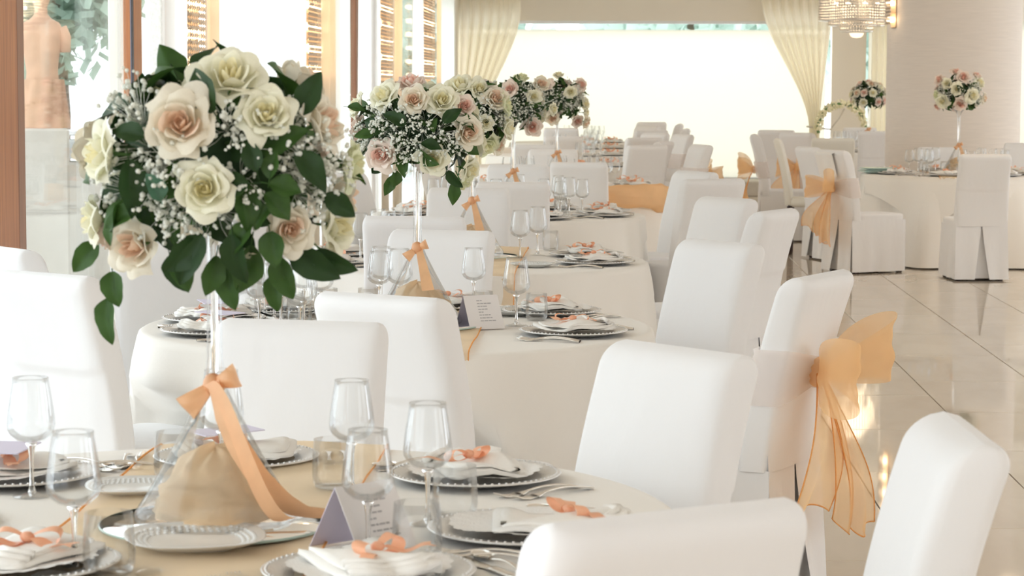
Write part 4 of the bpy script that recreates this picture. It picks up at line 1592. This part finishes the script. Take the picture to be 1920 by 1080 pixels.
# ------------------------------------------------------------------ chairs
C = {}
C['c1'] = chair(1262, 955, 124, 'covered chair at the bottom edge, its back to the camera, close to the glasses', seed=0)
C['c2'] = chair(1806, 800, 182, 'white covered chair alone on the shiny floor at the photo edge, rounded top', seed=1)
C['c3'] = chair(1280, 650, 220, 'large white covered chair in front of the chair with the trailing bow', seed=2)
C['c4'] = chair(1540, 512, 154, 'covered chair with the large trailing peach bow on its back, beside the open floor', seed=3)
C['c5'] = chair(1354, 452, 217, 'white covered chair with vertical seams at the aisle side of the second table', seed=0)
C['c6'] = chair(1455, 393, 154, 'covered chair seen from behind between the seamed chair and the aisle', seed=1)
C['c7'] = chair(1366, 370, 214, 'white covered chair with a creased shoulder at the aisle side of the third table', seed=2)
C['c8'] = chair(1338, 335, 118, 'covered chair with shaded back at the front aisle side of the fourth table', seed=3)
C['c9'] = chair(1306, 321, 214, 'bright white covered chair at the aisle side of the fourth table', seed=0)
C['c10'] = chair(1214, 272, 118, 'beige-shaded chair back rising just behind the peach swag', seed=1)
C['c11'] = chair(1246, 265, 160, 'pale chair standing right behind the beige-shaded chair back', seed=2)
C['c12'] = chair(1282, 252, 206, 'tall white chair with an orange bow behind its shoulder', seed=3)
C['c13'] = chair(1316, 271, 200, 'short-looking white chair with a flared orange bow at its side', seed=0)
C['c14'] = chair(1275, 232, 176, 'slim chair seen edge-on against the pale screen', d=29.5, seed=1)
C['c15'] = chair(1287, 241, 176, 'slim chair seen edge-on, lower twin right of the other', d=27.8, seed=2)
for k, (px_, py_, a_, d_, lb) in enumerate(((1208, 258, 112, 24.6, 'chair back with a beige top rail, lowest in the line of far chairs'),
                                            (1230, 249, 222, 26.4, 'white-topped chair in the line of far chairs'),
                                            (1222, 244, 110, 27.4, 'beige chair back behind the white-topped far chair'),
                                            (1216, 236, 222, 29.2, 'pale chair second from the top of the line of far chairs'),
                                            (1222, 229, 110, 30.4, 'topmost chair in the line of far chairs by the screen'))):
    chair(px_, py_, a_, lb, d=d_, seed=k % 4)
# between the tables of the row
C['m1'] = chair(567, 600, 258, 'covered chair facing the camera behind the biggest vase', seed=1)
C['m2'] = chair(714, 552, 60, 'covered chair seen from behind in front of the menu card of the second table', d=6.1, seed=2)
C['m3'] = chair(776, 405, 88, 'covered chair back behind the vase of the second table, higher one', d=9.12, seed=3)
C['m4'] = chair(830, 431, 255, 'covered chair behind the vase of the second table, with the lilac-grey front', seed=0)
C['m5'] = chair(961, 341, 92, 'covered chair back in front of the fourth table, with a wide grey panel', d=12.72, seed=1)
C['m6'] = chair(880, 352, 268, 'covered chair facing the camera at the screen side of the third table', d=11.5, seed=2)
C['m7'] = chair(1085, 304, 86, 'creased covered chair back in front of the fifth table', seed=3)
C['m8'] = chair(972, 308, 268, 'covered chair facing the camera behind the vase of the fourth table', d=15.2, seed=0)
C['m9'] = chair(1037, 280, 268, 'small covered chair facing the camera behind the thin stem of the fifth vase', d=19.2, seed=1)
C['m10'] = chair(1004, 271, 90, 'small covered chair back half hidden below the dark green leaves', d=20.9, seed=2)
chair(1056, 256, 90, 'small covered chair back beneath the farthest row bouquet', d=24.2, seed=3)
chair(1052, 240, 90, 'smallest covered chair back beneath the farthest row bouquet', d=27.0, seed=0)
# window side
C['l1'] = chair(84, 511, 55, 'covered chair seen from behind beside the window, with a curved seam', seed=1)
C['l0'] = chair(4, 462, 40, 'covered chair cut by the photo edge in front of the wooden post', seed=2)
C['l2'] = chair(312, 452, 300, 'covered chair at the window side of the second table, under hanging leaves', seed=3)
for T_, lb_ in ((T3, 'covered chair at the window side of the third table, behind the biggest bouquet'), (T4, 'covered chair at the window side of the fourth table'), (T5, 'covered chair at the window side of the fifth table')):
    a_ = R(158)
    q_ = (T_.x + 1.08 * math.cos(a_), T_.y + 1.08 * math.sin(a_))
    ch_ = chair(0, 540, 338, lb_, d=5, seed=1)
    ch_.location = (q_[0] + 0.325 * math.cos(R(338)), q_[1] + 0.325 * math.sin(R(338)), 0); ch_.scale = (1, 1, 1)
# column side
C['r1'] = chair(1848, 289, 95, 'covered chair showing its back with a split skirt beside the round column', d=18.4, seed=0)
C['r2'] = chair(1560, 281, 28, 'covered chair with a lace cloth over its top and a peach bow', d=19.2, seed=3)
C['r3'] = chair(1762, 276, 268, 'covered chair facing the camera between the round column and its table', d=21.7, seed=1)
C['r4'] = chair(1925, 268, 262, 'shaded chair at the photo edge behind the split-skirt chair', d=21.4, seed=2)
C['r5'] = chair(1514, 275, 20, 'covered chair just behind the chair with the lace cloth', d=20.7, seed=1)
C['r10'] = chair(1494, 243, 52, 'covered chair with an orange bow behind the cream leather chair', d=24.0, seed=2)
C['r8'] = chair(1414, 240, -4, 'covered chair in profile with an orange bow, before the pale screen', d=23.2, seed=3)
C['r9'] = chair(1456, 236, 75, 'covered chair between the profile chair and the tied curtain', d=25.3, seed=0)
C['r7'] = chair(1456, 254, -6, 'cream leather chair in profile with dark wooden legs', d=21.4, bare=True)
C['r6'] = chair(1562, 259, 84, 'greenish cream leather chair back behind the lace-cloth chair', d=22.2, bare=True)
chair(1612, 239, 268, 'covered chair facing the camera beyond the glasses of the table behind the column', d=28.4, seed=1)
chair(1644, 246, 85, 'covered chair back right by the column, behind clustered glasses', d=25.9, seed=2)

sash(C['c4'], 'large peach organza bow with long tails on the chair by the open floor', 1.1, 1)
sash(C['r2'], 'peach organza bow on the chair with the lace cloth', 1.05, 2)
sash(C['r8'], 'orange organza bow hanging behind the chair in profile before the screen', 1.0, 3)
sash(C['r10'], 'orange organza bow behind the cream leather chair', 1.0, 4)
sash(C['c12'], 'orange bow behind the shoulder of the tall white chair', 1.0, 5)
sash(C['c13'], 'flared orange bow beside the short-looking white chair', 1.0, 6)

# lace cloth over the bow chair
lr2 = C['r2']


def lacef(u, v):
    s_ = (v - 0.36) * 0.44
    x = (u - .5) * 0.26 - 0.03
    wv = 0.012 * math.sin(u * 13) * max(0, abs(s_) - 0.05) * 3
    scal = 0.012 * abs(math.sin(u * 22)) if v in (0.0, 1.0) else 0.0
    top = CH + 0.006
    yt = spine(1.0)[0]
    if abs(s_) < 0.045:
        return (x, yt - s_, top - 0.25 * s_ * s_ / 0.045)
    q = abs(s_) - 0.045
    zz = top - 0.012 - q * (1.0 + 0.35 * (0.5 - u)) + scal
    y0 = spine(max(0, (zz - 0.42) / (CH - 0.42)))[0]
    if s_ > 0:
        return (x, y0 - 0.062 - wv - 0.01, zz)
    return (x, y0 + 0.062 + wv + 0.01, zz)


o = obj('lace_cloth', MB().grid(40, 34, lacef).mesh('lace_cloth', lace), None, lr2.location, (0, 0, lr2.rotation_euler[2]))
tag(o, 'crumpled white lace cloth over the top of the bow chair', 'cloth')

# ------------------------------------------------------------------ centrepieces
mir = MB().lathe([(0.0, 0.0), (0.195, 0.0), (0.197, 0.0035), (0.0, 0.0035)], 64).mesh('mirror_glass', mirror_m)
mire = MB().lathe([(0.195, -0.0002), (0.1985, 0.0), (0.1985, 0.0036), (0.1965, 0.0042)], 64).mesh('mirror_rim', mirror_e)


def centre(p, vpx, vpy, dsc, near=False):
    q = on_z(vpx, vpy, ZT)
    t = thing('mirror_disc', 'round mirror under the vase on the %s' % dsc, 'mirror', (q.x, q.y, ZT + 0.009))
    obj('mirror_glass', mir, t); obj('mirror_rim', mire, t)
    vase(q.x, q.y, 'tall glass trumpet vase with peach bow on the %s' % dsc, ZT + 0.0135, near=near)
    return q


def dome(px, py, q, zc, Rx, Rz, back=False, f=0.92):
    """offset (dx, dy, dz) of the point of the flower dome seen at a photo position"""
    dy = 0.0
    for _ in range(6):
        p = on_y(px, py, q.y + dy)
        dx, dz = p.x - q.x, p.z - zc
        k = (dx / Rx) ** 2 + (dz / Rz) ** 2
        dy = Rx * 0.35 if back else (-Rx * math.sqrt(max(0.0, 1 - k)) * f)
    return dx, dy, dz


def px_roses(lst, q, zc, Rx, Rz):
    out = []
    for (px, py, rp, col, push) in lst:
        dx, dy, dz = dome(px, py, q, zc, Rx, Rz, push == 'back')
        out.append((dx, dz, rp * (q.y + dy) / FPX, col, push))
    return out


def px_sprigs(lst, q, zc, Rx, Rz):
    return [dome(px, py, q, zc, Rx, Rz, False, 0.9)[::2] for (px, py) in lst]


def px_leaves(lst, q, zc, Rx, Rz):
    out = []
    for (px, py, ddx, ddy, sz, kd) in lst:
        dx, dy, dz = dome(px, py, q, zc, Rx, Rz)
        out.append((dx, dz, ddx, -ddy, sz, kd))
    return out


v1 = centre(T1, 405, 992, D1, True)
v2 = centre(T2, 783, 615, D2)
v3 = centre(T3, 885, 484, D3)
v4 = centre(T4, 962, 402, D4)
v5 = centre(T5, 1044, 350, D5)
vr = centre(TR, 1796, 327, DR)
vq = centre(TQ, 1627, 283, DQ)

zc1 = 1.385
R1L = [(432, 138, 60, 'cream', (0.1, -0.75, 0.7)), (337, 230, 62, 'blush', (0.05, -1, 0.22)), (499, 212, 50, 'cream', (0.2, -1, 0.45)), (612, 228, 50, 'blush', (1.0, -0.35, 0.35)),
       (182, 288, 52, 'cream', (-0.9, -0.55, 0.05)), (232, 212, 34, 'blush', 'back'), (383, 354, 52, 'cream', (0.05, -1, 0.12)), (170, 412, 42, 'cream', (-1, -0.25, -0.05)),
       (202, 448, 32, 'pink', (-0.8, 0.1, -0.5)), (247, 464, 50, 'blush', (-0.45, -0.9, -0.12)), (546, 430, 42, 'blush', (0.35, -0.9, -0.05)), (637, 424, 46, 'cream', (0.9, -0.5, -0.05)),
       (664, 312, 42, 'green', (1, -0.05, -0.1)), (612, 478, 28, 'blush', (0.7, -0.3, -0.6)), (300, 170, 34, 'green', 'back'), (606, 288, 22, 'pink', 'back'), (452, 478, 24, 'cream', (0.1, 0.2, -1))]
L1L = [(222, 505, 0.15, 1, 1.15, 1), (215, 555, -0.05, 1, 1.1, 0), (330, 470, 0.3, 1, 1.0, 0), (318, 480, 0.25, 1, .9, 2), (375, 450, -0.9, 0.9, 1.2, 3), (300, 375, -0.4, -1, 1.0, 4), (255, 395, -1, 0.45, 1.1, 0),
       (505, 335, 0.2, -1, 1.0, 1), (505, 345, 1, 0.2, 1.25, 1), (495, 365, 0.9, 0.8, 1.2, 1), (465, 345, -1, 0.1, 1.1, 3), (480, 320, -0.3, -1, 1.0, 3), (505, 385, -0.6, 0.8, 1.1, 1),
       (470, 420, -0.7, 0.8, 1.2, 0), (505, 435, 0.2, 1, 1.25, 1), (470, 460, -0.2, 1, 1.25, 0), (520, 480, 0.25, 1, 1.35, 0), (545, 470, 0.8, 0.5, 1.2, 2), (525, 510, -0.1, 1, 1.1, 0), (405, 480, -0.2, 1, 1.3, 0),
       (420, 500, 0.2, 1, 1.0, 0), (560, 215, 0.5, -1, 1.1, 2), (555, 285, 0.8, 0.8, 1.3, 2), (610, 365, 0.7, 0.5, 1.0, 3), (400, 210, -0.6, -1, 1.3, 2), (270, 255, -0.9, -0.2, 1.2, 3), (240, 300, 0.2, 1, 1.2, 2),
       (380, 440, -0.6, 1, 1.2, 2), (435, 440, 0.1, 1, 1.2, 2), (195, 450, -0.7, 0.8, 1.2, 0), (595, 470, 0.6, 0.3, 1.3, 2)]
bouquet(v1.x, v1.y, zc1, 0.245, 0.205, 'biggest bouquet, cream and pale peach roses with dark leaves, closest to the camera', px_roses(R1L, v1, zc1, 0.245, 0.205), 9, ('cream', 'blush'), 1, True, leaves_px=px_leaves(L1L, v1, zc1, 0.245, 0.205), n_leaf=110, n_sprig=10,
        sprigs_px=px_sprigs([(345, 375), (312, 330), (425, 235), (445, 255), (350, 420), (300, 405), (325, 300), (290, 310), (570, 320), (600, 352), (625, 330), (585, 380), (552, 270), (228, 208), (548, 330), (400, 412), (455, 372), (265, 350), (610, 300)], v1, zc1, 0.245, 0.205))
zc2 = 1.36
R2L = [(717, 178, 27, 'cream', (-0.5, -0.8, 0.5)), (771, 153, 27, 'pink', (0, -0.4, 1)), (776, 186, 25, 'blush', (0.05, -1, 0.35)), (829, 186, 29, 'cream', (0.2, -0.9, 0.45)), (666, 198, 22, 'cream', (-1, -0.3, 0.3)),
       (714, 291, 28, 'pink', (-0.25, -1, -0.05)), (811, 299, 28, 'cream', (0.2, -1, 0.0)), (879, 248, 28, 'blush', (0.5, -0.85, 0.05)), (884, 320, 23, 'cream', (0.8, -0.5, -0.2)), (866, 348, 20, 'green', (0.4, -0.2, -0.9)),
       (871, 199, 20, 'pink', (0.3, -0.9, 0.3)), (702, 205, 18, 'pink', 'back'), (806, 162, 20, 'cream', 'back')]
L2L = [(742, 320, -0.1, 1, 1.3, 1), (735, 330, -0.3, 1, 0.9, 0), (790, 270, 1, 0.1, 1.1, 3), (840, 320, 0.5, 0.8, 1.1, 2), (850, 340, 0.1, 1, 1.0, 0), (700, 250, -1, 0.1, 1.1, 0), (830, 230, 0.6, -0.5, 1.2, 2), (760, 235, -0.7, -0.5, 1.2, 2), (655, 200, 1, .1, 0.8, 0)]
bouquet(v2.x, v2.y, zc2, 0.205, 0.165, 'bouquet of pink and cream roses with much white filler on the second vase', px_roses(R2L, v2, zc2, 0.205, 0.165), 9, ('cream', 'pink'), 2, True, leaves_px=px_leaves(L2L, v2, zc2, 0.205, 0.165), n_leaf=95, n_sprig=10, rs=0.042,
        sprigs_px=px_sprigs([(730, 262), (755, 235), (745, 285), (770, 300), (792, 245), (842, 265), (690, 252), (715, 238), (760, 262), (735, 225), (850, 285), (780, 275), (800, 225), (825, 250), (680, 262)], v2, zc2, 0.205, 0.165))
zc3 = 1.375
R3L = [(862, 158, 28, 'cream', (-0.1, -0.6, 0.9)), (899, 165, 20, 'cream', (0.3, -0.8, 0.5)), (929, 183, 23, 'blush', (0.4, -0.9, 0.4)), (910, 231, 16, 'cream', (0.3, -1, 0.05)), (935, 272, 18, 'blush', (0.8, -0.6, -0.1)), (914, 275, 24, 'green', (0.5, -0.5, -0.6)),
       (955, 240, 20, 'cream', (1, -0.3, 0)), (950, 195, 22, 'green', (1, 0, .3))]
bouquet(v3.x, v3.y, zc3, 0.185, 0.165, 'bouquet of blush and cream roses half hidden behind the second one', px_roses(R3L, v3, zc3, 0.185, 0.165), 9, ('cream', 'pink', 'blush'), 3, n_leaf=80, n_sprig=40, rs=0.045)
zc4 = 1.385
R4L = [(956, 166, 15, 'pink', (-0.2, -0.9, 0.4)), (978, 144, 12, 'green', (0.1, -0.5, 1)), (1001, 181, 13, 'cream', (0.3, -1, 0.1)), (998, 238, 17, 'pink', (0.1, -1, -0.1)), (1016, 157, 15, 'blush', (0.4, -0.8, 0.5)), (1038, 205, 12, 'cream', (0.9, -.5, 0))]
bouquet(v4.x, v4.y, zc4, 0.20, 0.175, 'smaller-looking dark leafy bouquet with pink roses on the fourth vase', px_roses(R4L, v4, zc4, 0.20, 0.175), 9, ('cream', 'pink', 'blush'), 4, n_leaf=90, n_sprig=44, rs=0.042)
zc5 = 1.40
R5L = [(1047, 140, 9, 'cream', (0, -.6, 1)), (1090, 158, 12, 'pink', (.6, -.8, .3)), (1071, 172, 11, 'cream', (.2, -1, .1)), (1098, 195, 12, 'cream', (.9, -.5, 0)), (1083, 228, 11, 'pink', (.4, -.8, -.3)), (1100, 230, 11, 'blush', (.8, -.4, -.3)), (1025, 158, 12, 'pink', (-.4, -.8, .5)), (1036, 222, 13, 'blush', (0, -1, -.2)), (1100, 212, 10, 'cream', (1, -.2, -.1))]
bouquet(v5.x, v5.y, zc5, 0.215, 0.18, 'farthest bouquet of the row, dotted with small white filler', px_roses(R5L, v5, zc5, 0.215, 0.18), 9, ('cream', 'pink', 'blush'), 5, n_leaf=90, n_sprig=46, rs=0.046)
zcr = 1.43
RRL = [(1793, 134, 10, 'pink', (0, -.6, 1)), (1807, 144, 12, 'pink', (.1, -.9, .4)), (1838, 154, 11, 'cream', (.6, -.7, .4)), (1761, 149, 10, 'pink', (-.7, -.6, .3)), (1775, 156, 9, 'cream', (-.3, -.9, .2)), (1794, 167, 11, 'cream', (0, -1, 0)),
       (1824, 179, 13, 'cream', (.4, -1, 0)), (1767, 190, 12, 'cream', (-.5, -.9, -.1)), (1801, 195, 12, 'pink', (0, -1, -.2)), (1755, 178, 8, 'green', (-1, -.3, 0)), (1846, 185, 10, 'blush', (1, -.4, -.2)), (1757, 200, 8, 'pink', (-.8, -.5, -.4)), (1832, 140, 9, 'pink', (.4, -.4, 1))]
bouquet(vr.x, vr.y, zcr, 0.205, 0.165, 'rounded bouquet of cream and pink roses before the round column', px_roses(RRL, vr, zcr, 0.205, 0.165), 7, ('cream', 'pink'), 6, n_leaf=80, n_sprig=36, rs=0.048)
zcq = 1.39
bouquet(vq.x, vq.y, zcq, 0.21, 0.17, 'dark leafy bouquet of pink and cream roses below the chandelier', (), 26, ('cream', 'pink', 'pink', 'blush'), 7, n_leaf=100, n_sprig=20, rs=0.044)

# ------------------------------------------------------------------ place settings
W8 = {-20: 'aisle side', 25: 'aisle-screen corner', 70: 'screen end', 115: 'screen-window corner', 160: 'window side', 205: 'window-camera corner', 250: 'camera end', 295: 'camera-aisle corner'}
for k, (a_, wh, kw) in enumerate(((-18, 'bottom-edge chair place', dict(glasses=False, bread=False, nd=0.35, nofs=(-0.01, -0.07))),
                                  (42, 'large white chair place', dict(glasses=False, bread=False, nd=1.2)),
                                  (97, 'place behind the vase', dict(glasses=False, bread=False, nd=1.5, lil=True)),
                                  (145, 'window corner place', dict(glasses=False, bread=False, lil=True, nd=1.0)),
                                  (195, 'window side place', dict(glasses=False, bread=False)),
                                  (244, 'camera-window corner', dict(glasses=False, bread=False, nofs=(0, 0.03))),
                                  (300, 'camera-aisle corner', dict(glasses=False, bread=False)))):
    place(T1.x, T1.y, a_, D1, wh, r=0.62 if a_ == 300 else 0.565, k=k, **kw)


def gl(px, py, lab, s=1.0, dz=0.0, far=False):
    p = on_z(px, py, ZT + dz); wine_glass(p.x, p.y, lab, ZT + dz, s, far, rz=px)


def tm(px, py, lab, s=1.0, dz=0.0, far=False):
    p = on_z(px, py, ZT + dz); tumbler(p.x, p.y, lab, ZT + dz, s, far)


gl(60, 932, 'wine glass in front of the window corner plate', 1.02)
gl(140, 1066, 'tall wine glass on the hem of the peach runner, closest to the camera', 1.0)
gl(660, 925, 'wine glass behind the menu card beside the tumbler', 0.97, 0.006)
gl(690, 1050, 'wine glass standing right against the lilac menu card', 0.97)
gl(802, 984, 'wine glass in front of the plate of the large white chair', 0.98)
gl(416, 902, 'wine glass half hidden behind the bow of the biggest vase', 0.98, 0.006)
tm(205, 1078, 'tumbler beside the tall wine glass on the peach runner', 1.0, 0.006)
tm(328, 903, 'tumbler by the window side of the biggest vase', 0.98, 0.006)
tm(625, 918, 'tumbler on the peach runner behind the menu card', 0.98, 0.006)
tm(853, 975, 'tumbler in front of the plate of the large white chair', 1.0)
tm(782, 1055, 'tumbler beside the menu card, closest to the camera on the aisle side', 1.0)
p = on_z(365, 1027, ZT + 0.006); bread_plate(p.x, p.y, 0.30, 'white embossed plate in front of the biggest vase', 1.02, ZT + 0.008)
p = on_z(252, 925, ZT + 0.006); bread_plate(p.x, p.y, 0.2, 'white embossed plate behind the tall wine glass', 0.80, ZT + 0.008)
p = on_z(288, 876, ZT + 0.006)
tag(obj('spoon', SPOON, None, (p.x, p.y, ZT + 0.009), (0, 0, 1.7)), 'spoon lying on the peach runner behind the white plate', 'cutlery')


def tent_card(px, py, rz, label, s=1.0):
    p = on_z(px, py, ZT)
    t = thing('menu_card', label, 'card', (p.x, p.y, ZT + 0.004), rz)
    L, H_, B = 0.110 * s, 0.095 * s, 0.115 * s
    # ridge along local X; text panel faces -Y
    sl = math.atan2(B / 2, H_)
    ln = math.hypot(B / 2, H_)
    pm = MB().box((0, 0, ln / 2), (L, 0.0012, ln)).mesh('card_panel', card_m)
    pl = MB().box((0, 0, ln / 2), (L, 0.0012, ln)).mesh('card_panel', lilac)
    f_ = obj('text_panel', pm, t, (0, -B / 2, 0), (-sl, 0, 0))
    obj('lilac_panel', pl, t, (0, B / 2, 0), (sl, 0, 0), label='lilac inside panel')
    r_ = random.Random(3)
    mb = MB()
    for k in range(8):
        z = ln * (0.84 - 0.085 * k)
        x = -0.016 * s
        for _ in range(r_.randint(2, 4)):
            w = r_.uniform(0.005, 0.012) * s
            mb.box((x + w / 2, -0.0009, z), (w, 0.0004, 0.0028 * s)); x += w + 0.002 * s
    obj('written_lines', mb.mesh('written_lines', ink), f_)
    return t


tent_card(682, 1032, R(47), 'folded menu card with small grey lines, on the table with the biggest bouquet', 1.12)
tent_card(900, 616, R(26), 'folded menu card with small grey lines, on the second table', 1.05)

# second table
for k, (a_, wh, kw) in enumerate(((-22, 'aisle side', dict(nd=1.3, glasses=False, bread=False)), (41, 'screen-aisle corner', dict(nd=1.2, r=0.63, glasses=False, bread=False)), (78, 'screen end', dict(bread=False)), (135, 'screen-window corner', dict(bread=False)),
                                  (172, 'window side', dict(lil=True, nd=1.2)), (208, 'window-camera corner', dict(lil=True, nd=0.8)), (262, 'camera end', dict(bread=False)), (305, 'camera end by the aisle', dict(bread=False, glasses=False)))):
    if a_ in (262, 305):
        continue
    place(T2.x, T2.y, a_, D2, wh, k=k, **dict(dict(r=0.60), **kw))
gl(968, 611, 'wine glass beside the menu card of the second table', 1.0)
gl(888, 578, 'wine glass behind the menu card of the second table', 0.95)
gl(715, 575, 'wine glass beside the window edge of the second vase', 0.95)
gl(497, 592, 'wine glass below the hanging leaves on the second table', 1.0)
gl(600, 604, 'wine glass just above the covered chair back at the second table', 1.0)
tm(1006, 601, 'tumbler between the two aisle plates of the second table', 0.9)
tm(905, 596, 'tumbler behind the menu card of the second table', 0.9)
tm(462, 593, 'tumbler at the window side of the second table', 0.9)
tm(690, 590, 'tumbler behind the covered chair back at the second table', 0.9)
p = on_z(968, 590, ZT); bread_plate(p.x, p.y, 0.1, 'white plate behind the wine glass on the second table', 0.95, ZT)

for T, D, k0 in ((T3, D3, 0), (T4, D4, 3)):
    for k, (a_, wh) in enumerate(W8.items()):
        if a_ in (250, 295, 70) and T is T3:
            continue
        place(T.x, T.y, a_ + (2 if T is T3 else -4), D, wh, r=0.60, k=k + k0, nd=1.2, glasses=not (T is T3 and a_ in (-20, 25)), bread=a_ in (-20, 160), cut=a_ in (-20, 25, 160, 205, 115))
gl(975, 488, 'front wine glass of the pair at the aisle side of the third table', 1.0)
gl(1008, 479, 'rear wine glass of the pair at the aisle side of the third table', 1.0)
tm(1032, 470, 'tumbler next to the pair of wine glasses on the third table', 0.95)
for k, (a_, wh) in enumerate(W8.items()):
    place(T5.x, T5.y, a_ + 3, D5, wh, r=0.58, far=True, k=k, nd=1.0)
for i_, q in enumerate(FAR):
    for k, (a_, wh) in enumerate(W8.items()):
        if a_ in (160, 205, 250, 115):
            continue
        place(q.x, q.y, a_ + 2, ('sixth', 'seventh', 'eighth', 'ninth')[i_] + ' row table', wh, r=0.58, far=True, k=k, nd=1.0)
# tables by the column
WR = {250: 'camera end', 200: 'lace-cloth chair side', 150: 'screen-window corner', 100: 'column end', 300: 'split-skirt chair end', 345: 'photo-edge side', 30: 'shaded chair side'}
for k, (a_, wh) in enumerate(WR.items()):
    place(TR.x, TR.y, a_, DR, wh, r=0.58, k=k, nd=1.0, bread=False, cut=a_ in (250, 200), dz=0.004)
p = on_z(1645, 326, ZT)
t = thing('serving_dish', 'stacked aqua dishes beside the lace-cloth chair', 'dish', (p.x, p.y, ZT + 0.006))
for k in range(3):
    obj('dish', cached('aqd', lambda: MB().lathe([(0, 0), (0.09, 0), (0.13, 0.010), (0.17, 0.018), (0.168, 0.021), (0.12, 0.014), (0, 0.008)], 40).mesh('dish', aqua)), t, (0.006 * k, 0, 0.014 * k))
for k, (a_, wh) in enumerate(W8.items()):
    a = R(a_ + 8)
    x, y = TQ.x + 0.56 * math.cos(a), TQ.y + 0.56 * math.sin(a)
    suf = '%s of the %s' % (wh, DQ)
    tag(obj('charger_plate', CHARG, None, (x, y, ZT + 0.001)), 'silver charger plate at the ' + suf, 'plate', 'charger plates behind the column')
    napkin_set(x, y, ZT + 0.001, a + 0.6, 'folded napkin with peach bow at the ' + suf, k, True, 'napkins behind the column')
    for rr, da, lb in ((0.36, 0.25, 'tall wine glass'), (0.40, 0.02, 'outermost tall wine glass'), (0.33, -0.2, 'innermost tall wine glass')):
        wine_glass(TQ.x + rr * math.cos(a + da), TQ.y + rr * math.sin(a + da), lb + ' at the ' + suf, ZT, 1.05, True, 'wine glasses behind the column')

# wreath hoop by the tied curtain
wp = on_y(1578, 245, 30.5)
t = thing('flower_hoop', 'pale yellow flower hoop behind the chairs by the narrow pier', 'decoration', (wp.x, wp.y, 0))
hz = 0.72
obj('stand', MB().tube([(0.02, 0, 0), (0.02, 0, hz)], 0.015, 8).lathe([(0.0, 0.02), (0.16, 0.015), (0.17, 0.0)], 24).mesh('stand', chrome), t)
obj('hoop', MB().tube([(0.30 * math.cos(a), 0, hz + 0.25 + 0.30 * math.sin(a)) for a in [PI * k / 24 - 0.15 for k in range(28)]], 0.02, 8).mesh('hoop', stem_m), t)
mb = MB(); r_ = random.Random(4)
for _ in range(420):
    a = r_.uniform(-0.1, PI + 0.1); q = r_.uniform(0, 2 * PI); rr = r_.uniform(0.02, 0.055)
    mb.ball(((0.30 + rr * math.cos(q)) * math.cos(a), rr * math.sin(q), hz + 0.25 + (0.30 + rr * math.cos(q)) * math.sin(a)), r_.uniform(0.010, 0.018), 6, 4)
o = obj('blossoms', mb.mesh('blossoms', principled('pale_blossom', (0.90, 0.86, 0.62), 0.8)), t); o['kind'] = 'stuff'

# cloth pushed in where a chair stands against it
bpy.context.view_layer.update()
chairs_ = [o_ for o_ in COL.objects if o_.parent is None and o_.name.startswith('dining_chair')]
for o_ in [q_ for q_ in COL.objects if q_.name.startswith(('tablecloth', 'overlay_cloth'))]:
    mw = o_.matrix_world.copy(); inv = mw.inverted()
    near = [c_ for c_ in chairs_ if (Vector(c_.location) - mw.translation).length < 1.6]
    for c_ in near:
        cm = Matrix.Translation(c_.location) @ Matrix.Rotation(c_.rotation_euler[2], 4, 'Z'); ci = cm.inverted()
        for v in o_.data.vertices:
            w = mw @ v.co
            if (w.xy - mw.translation.xy).length < 0.79:
                continue
            l = ci @ w
            if abs(l.x) < SW / 2 + 0.10 and -0.5 < l.y < 0.305 and l.z < 0.60:
                k = (1 - smooth01((abs(l.x) - SW / 2 - 0.02) / 0.08)) * (1 - smooth01((l.z - 0.50) / 0.10))
                l.y += (0.305 - l.y) * k
                v.co = inv @ (cm @ l)
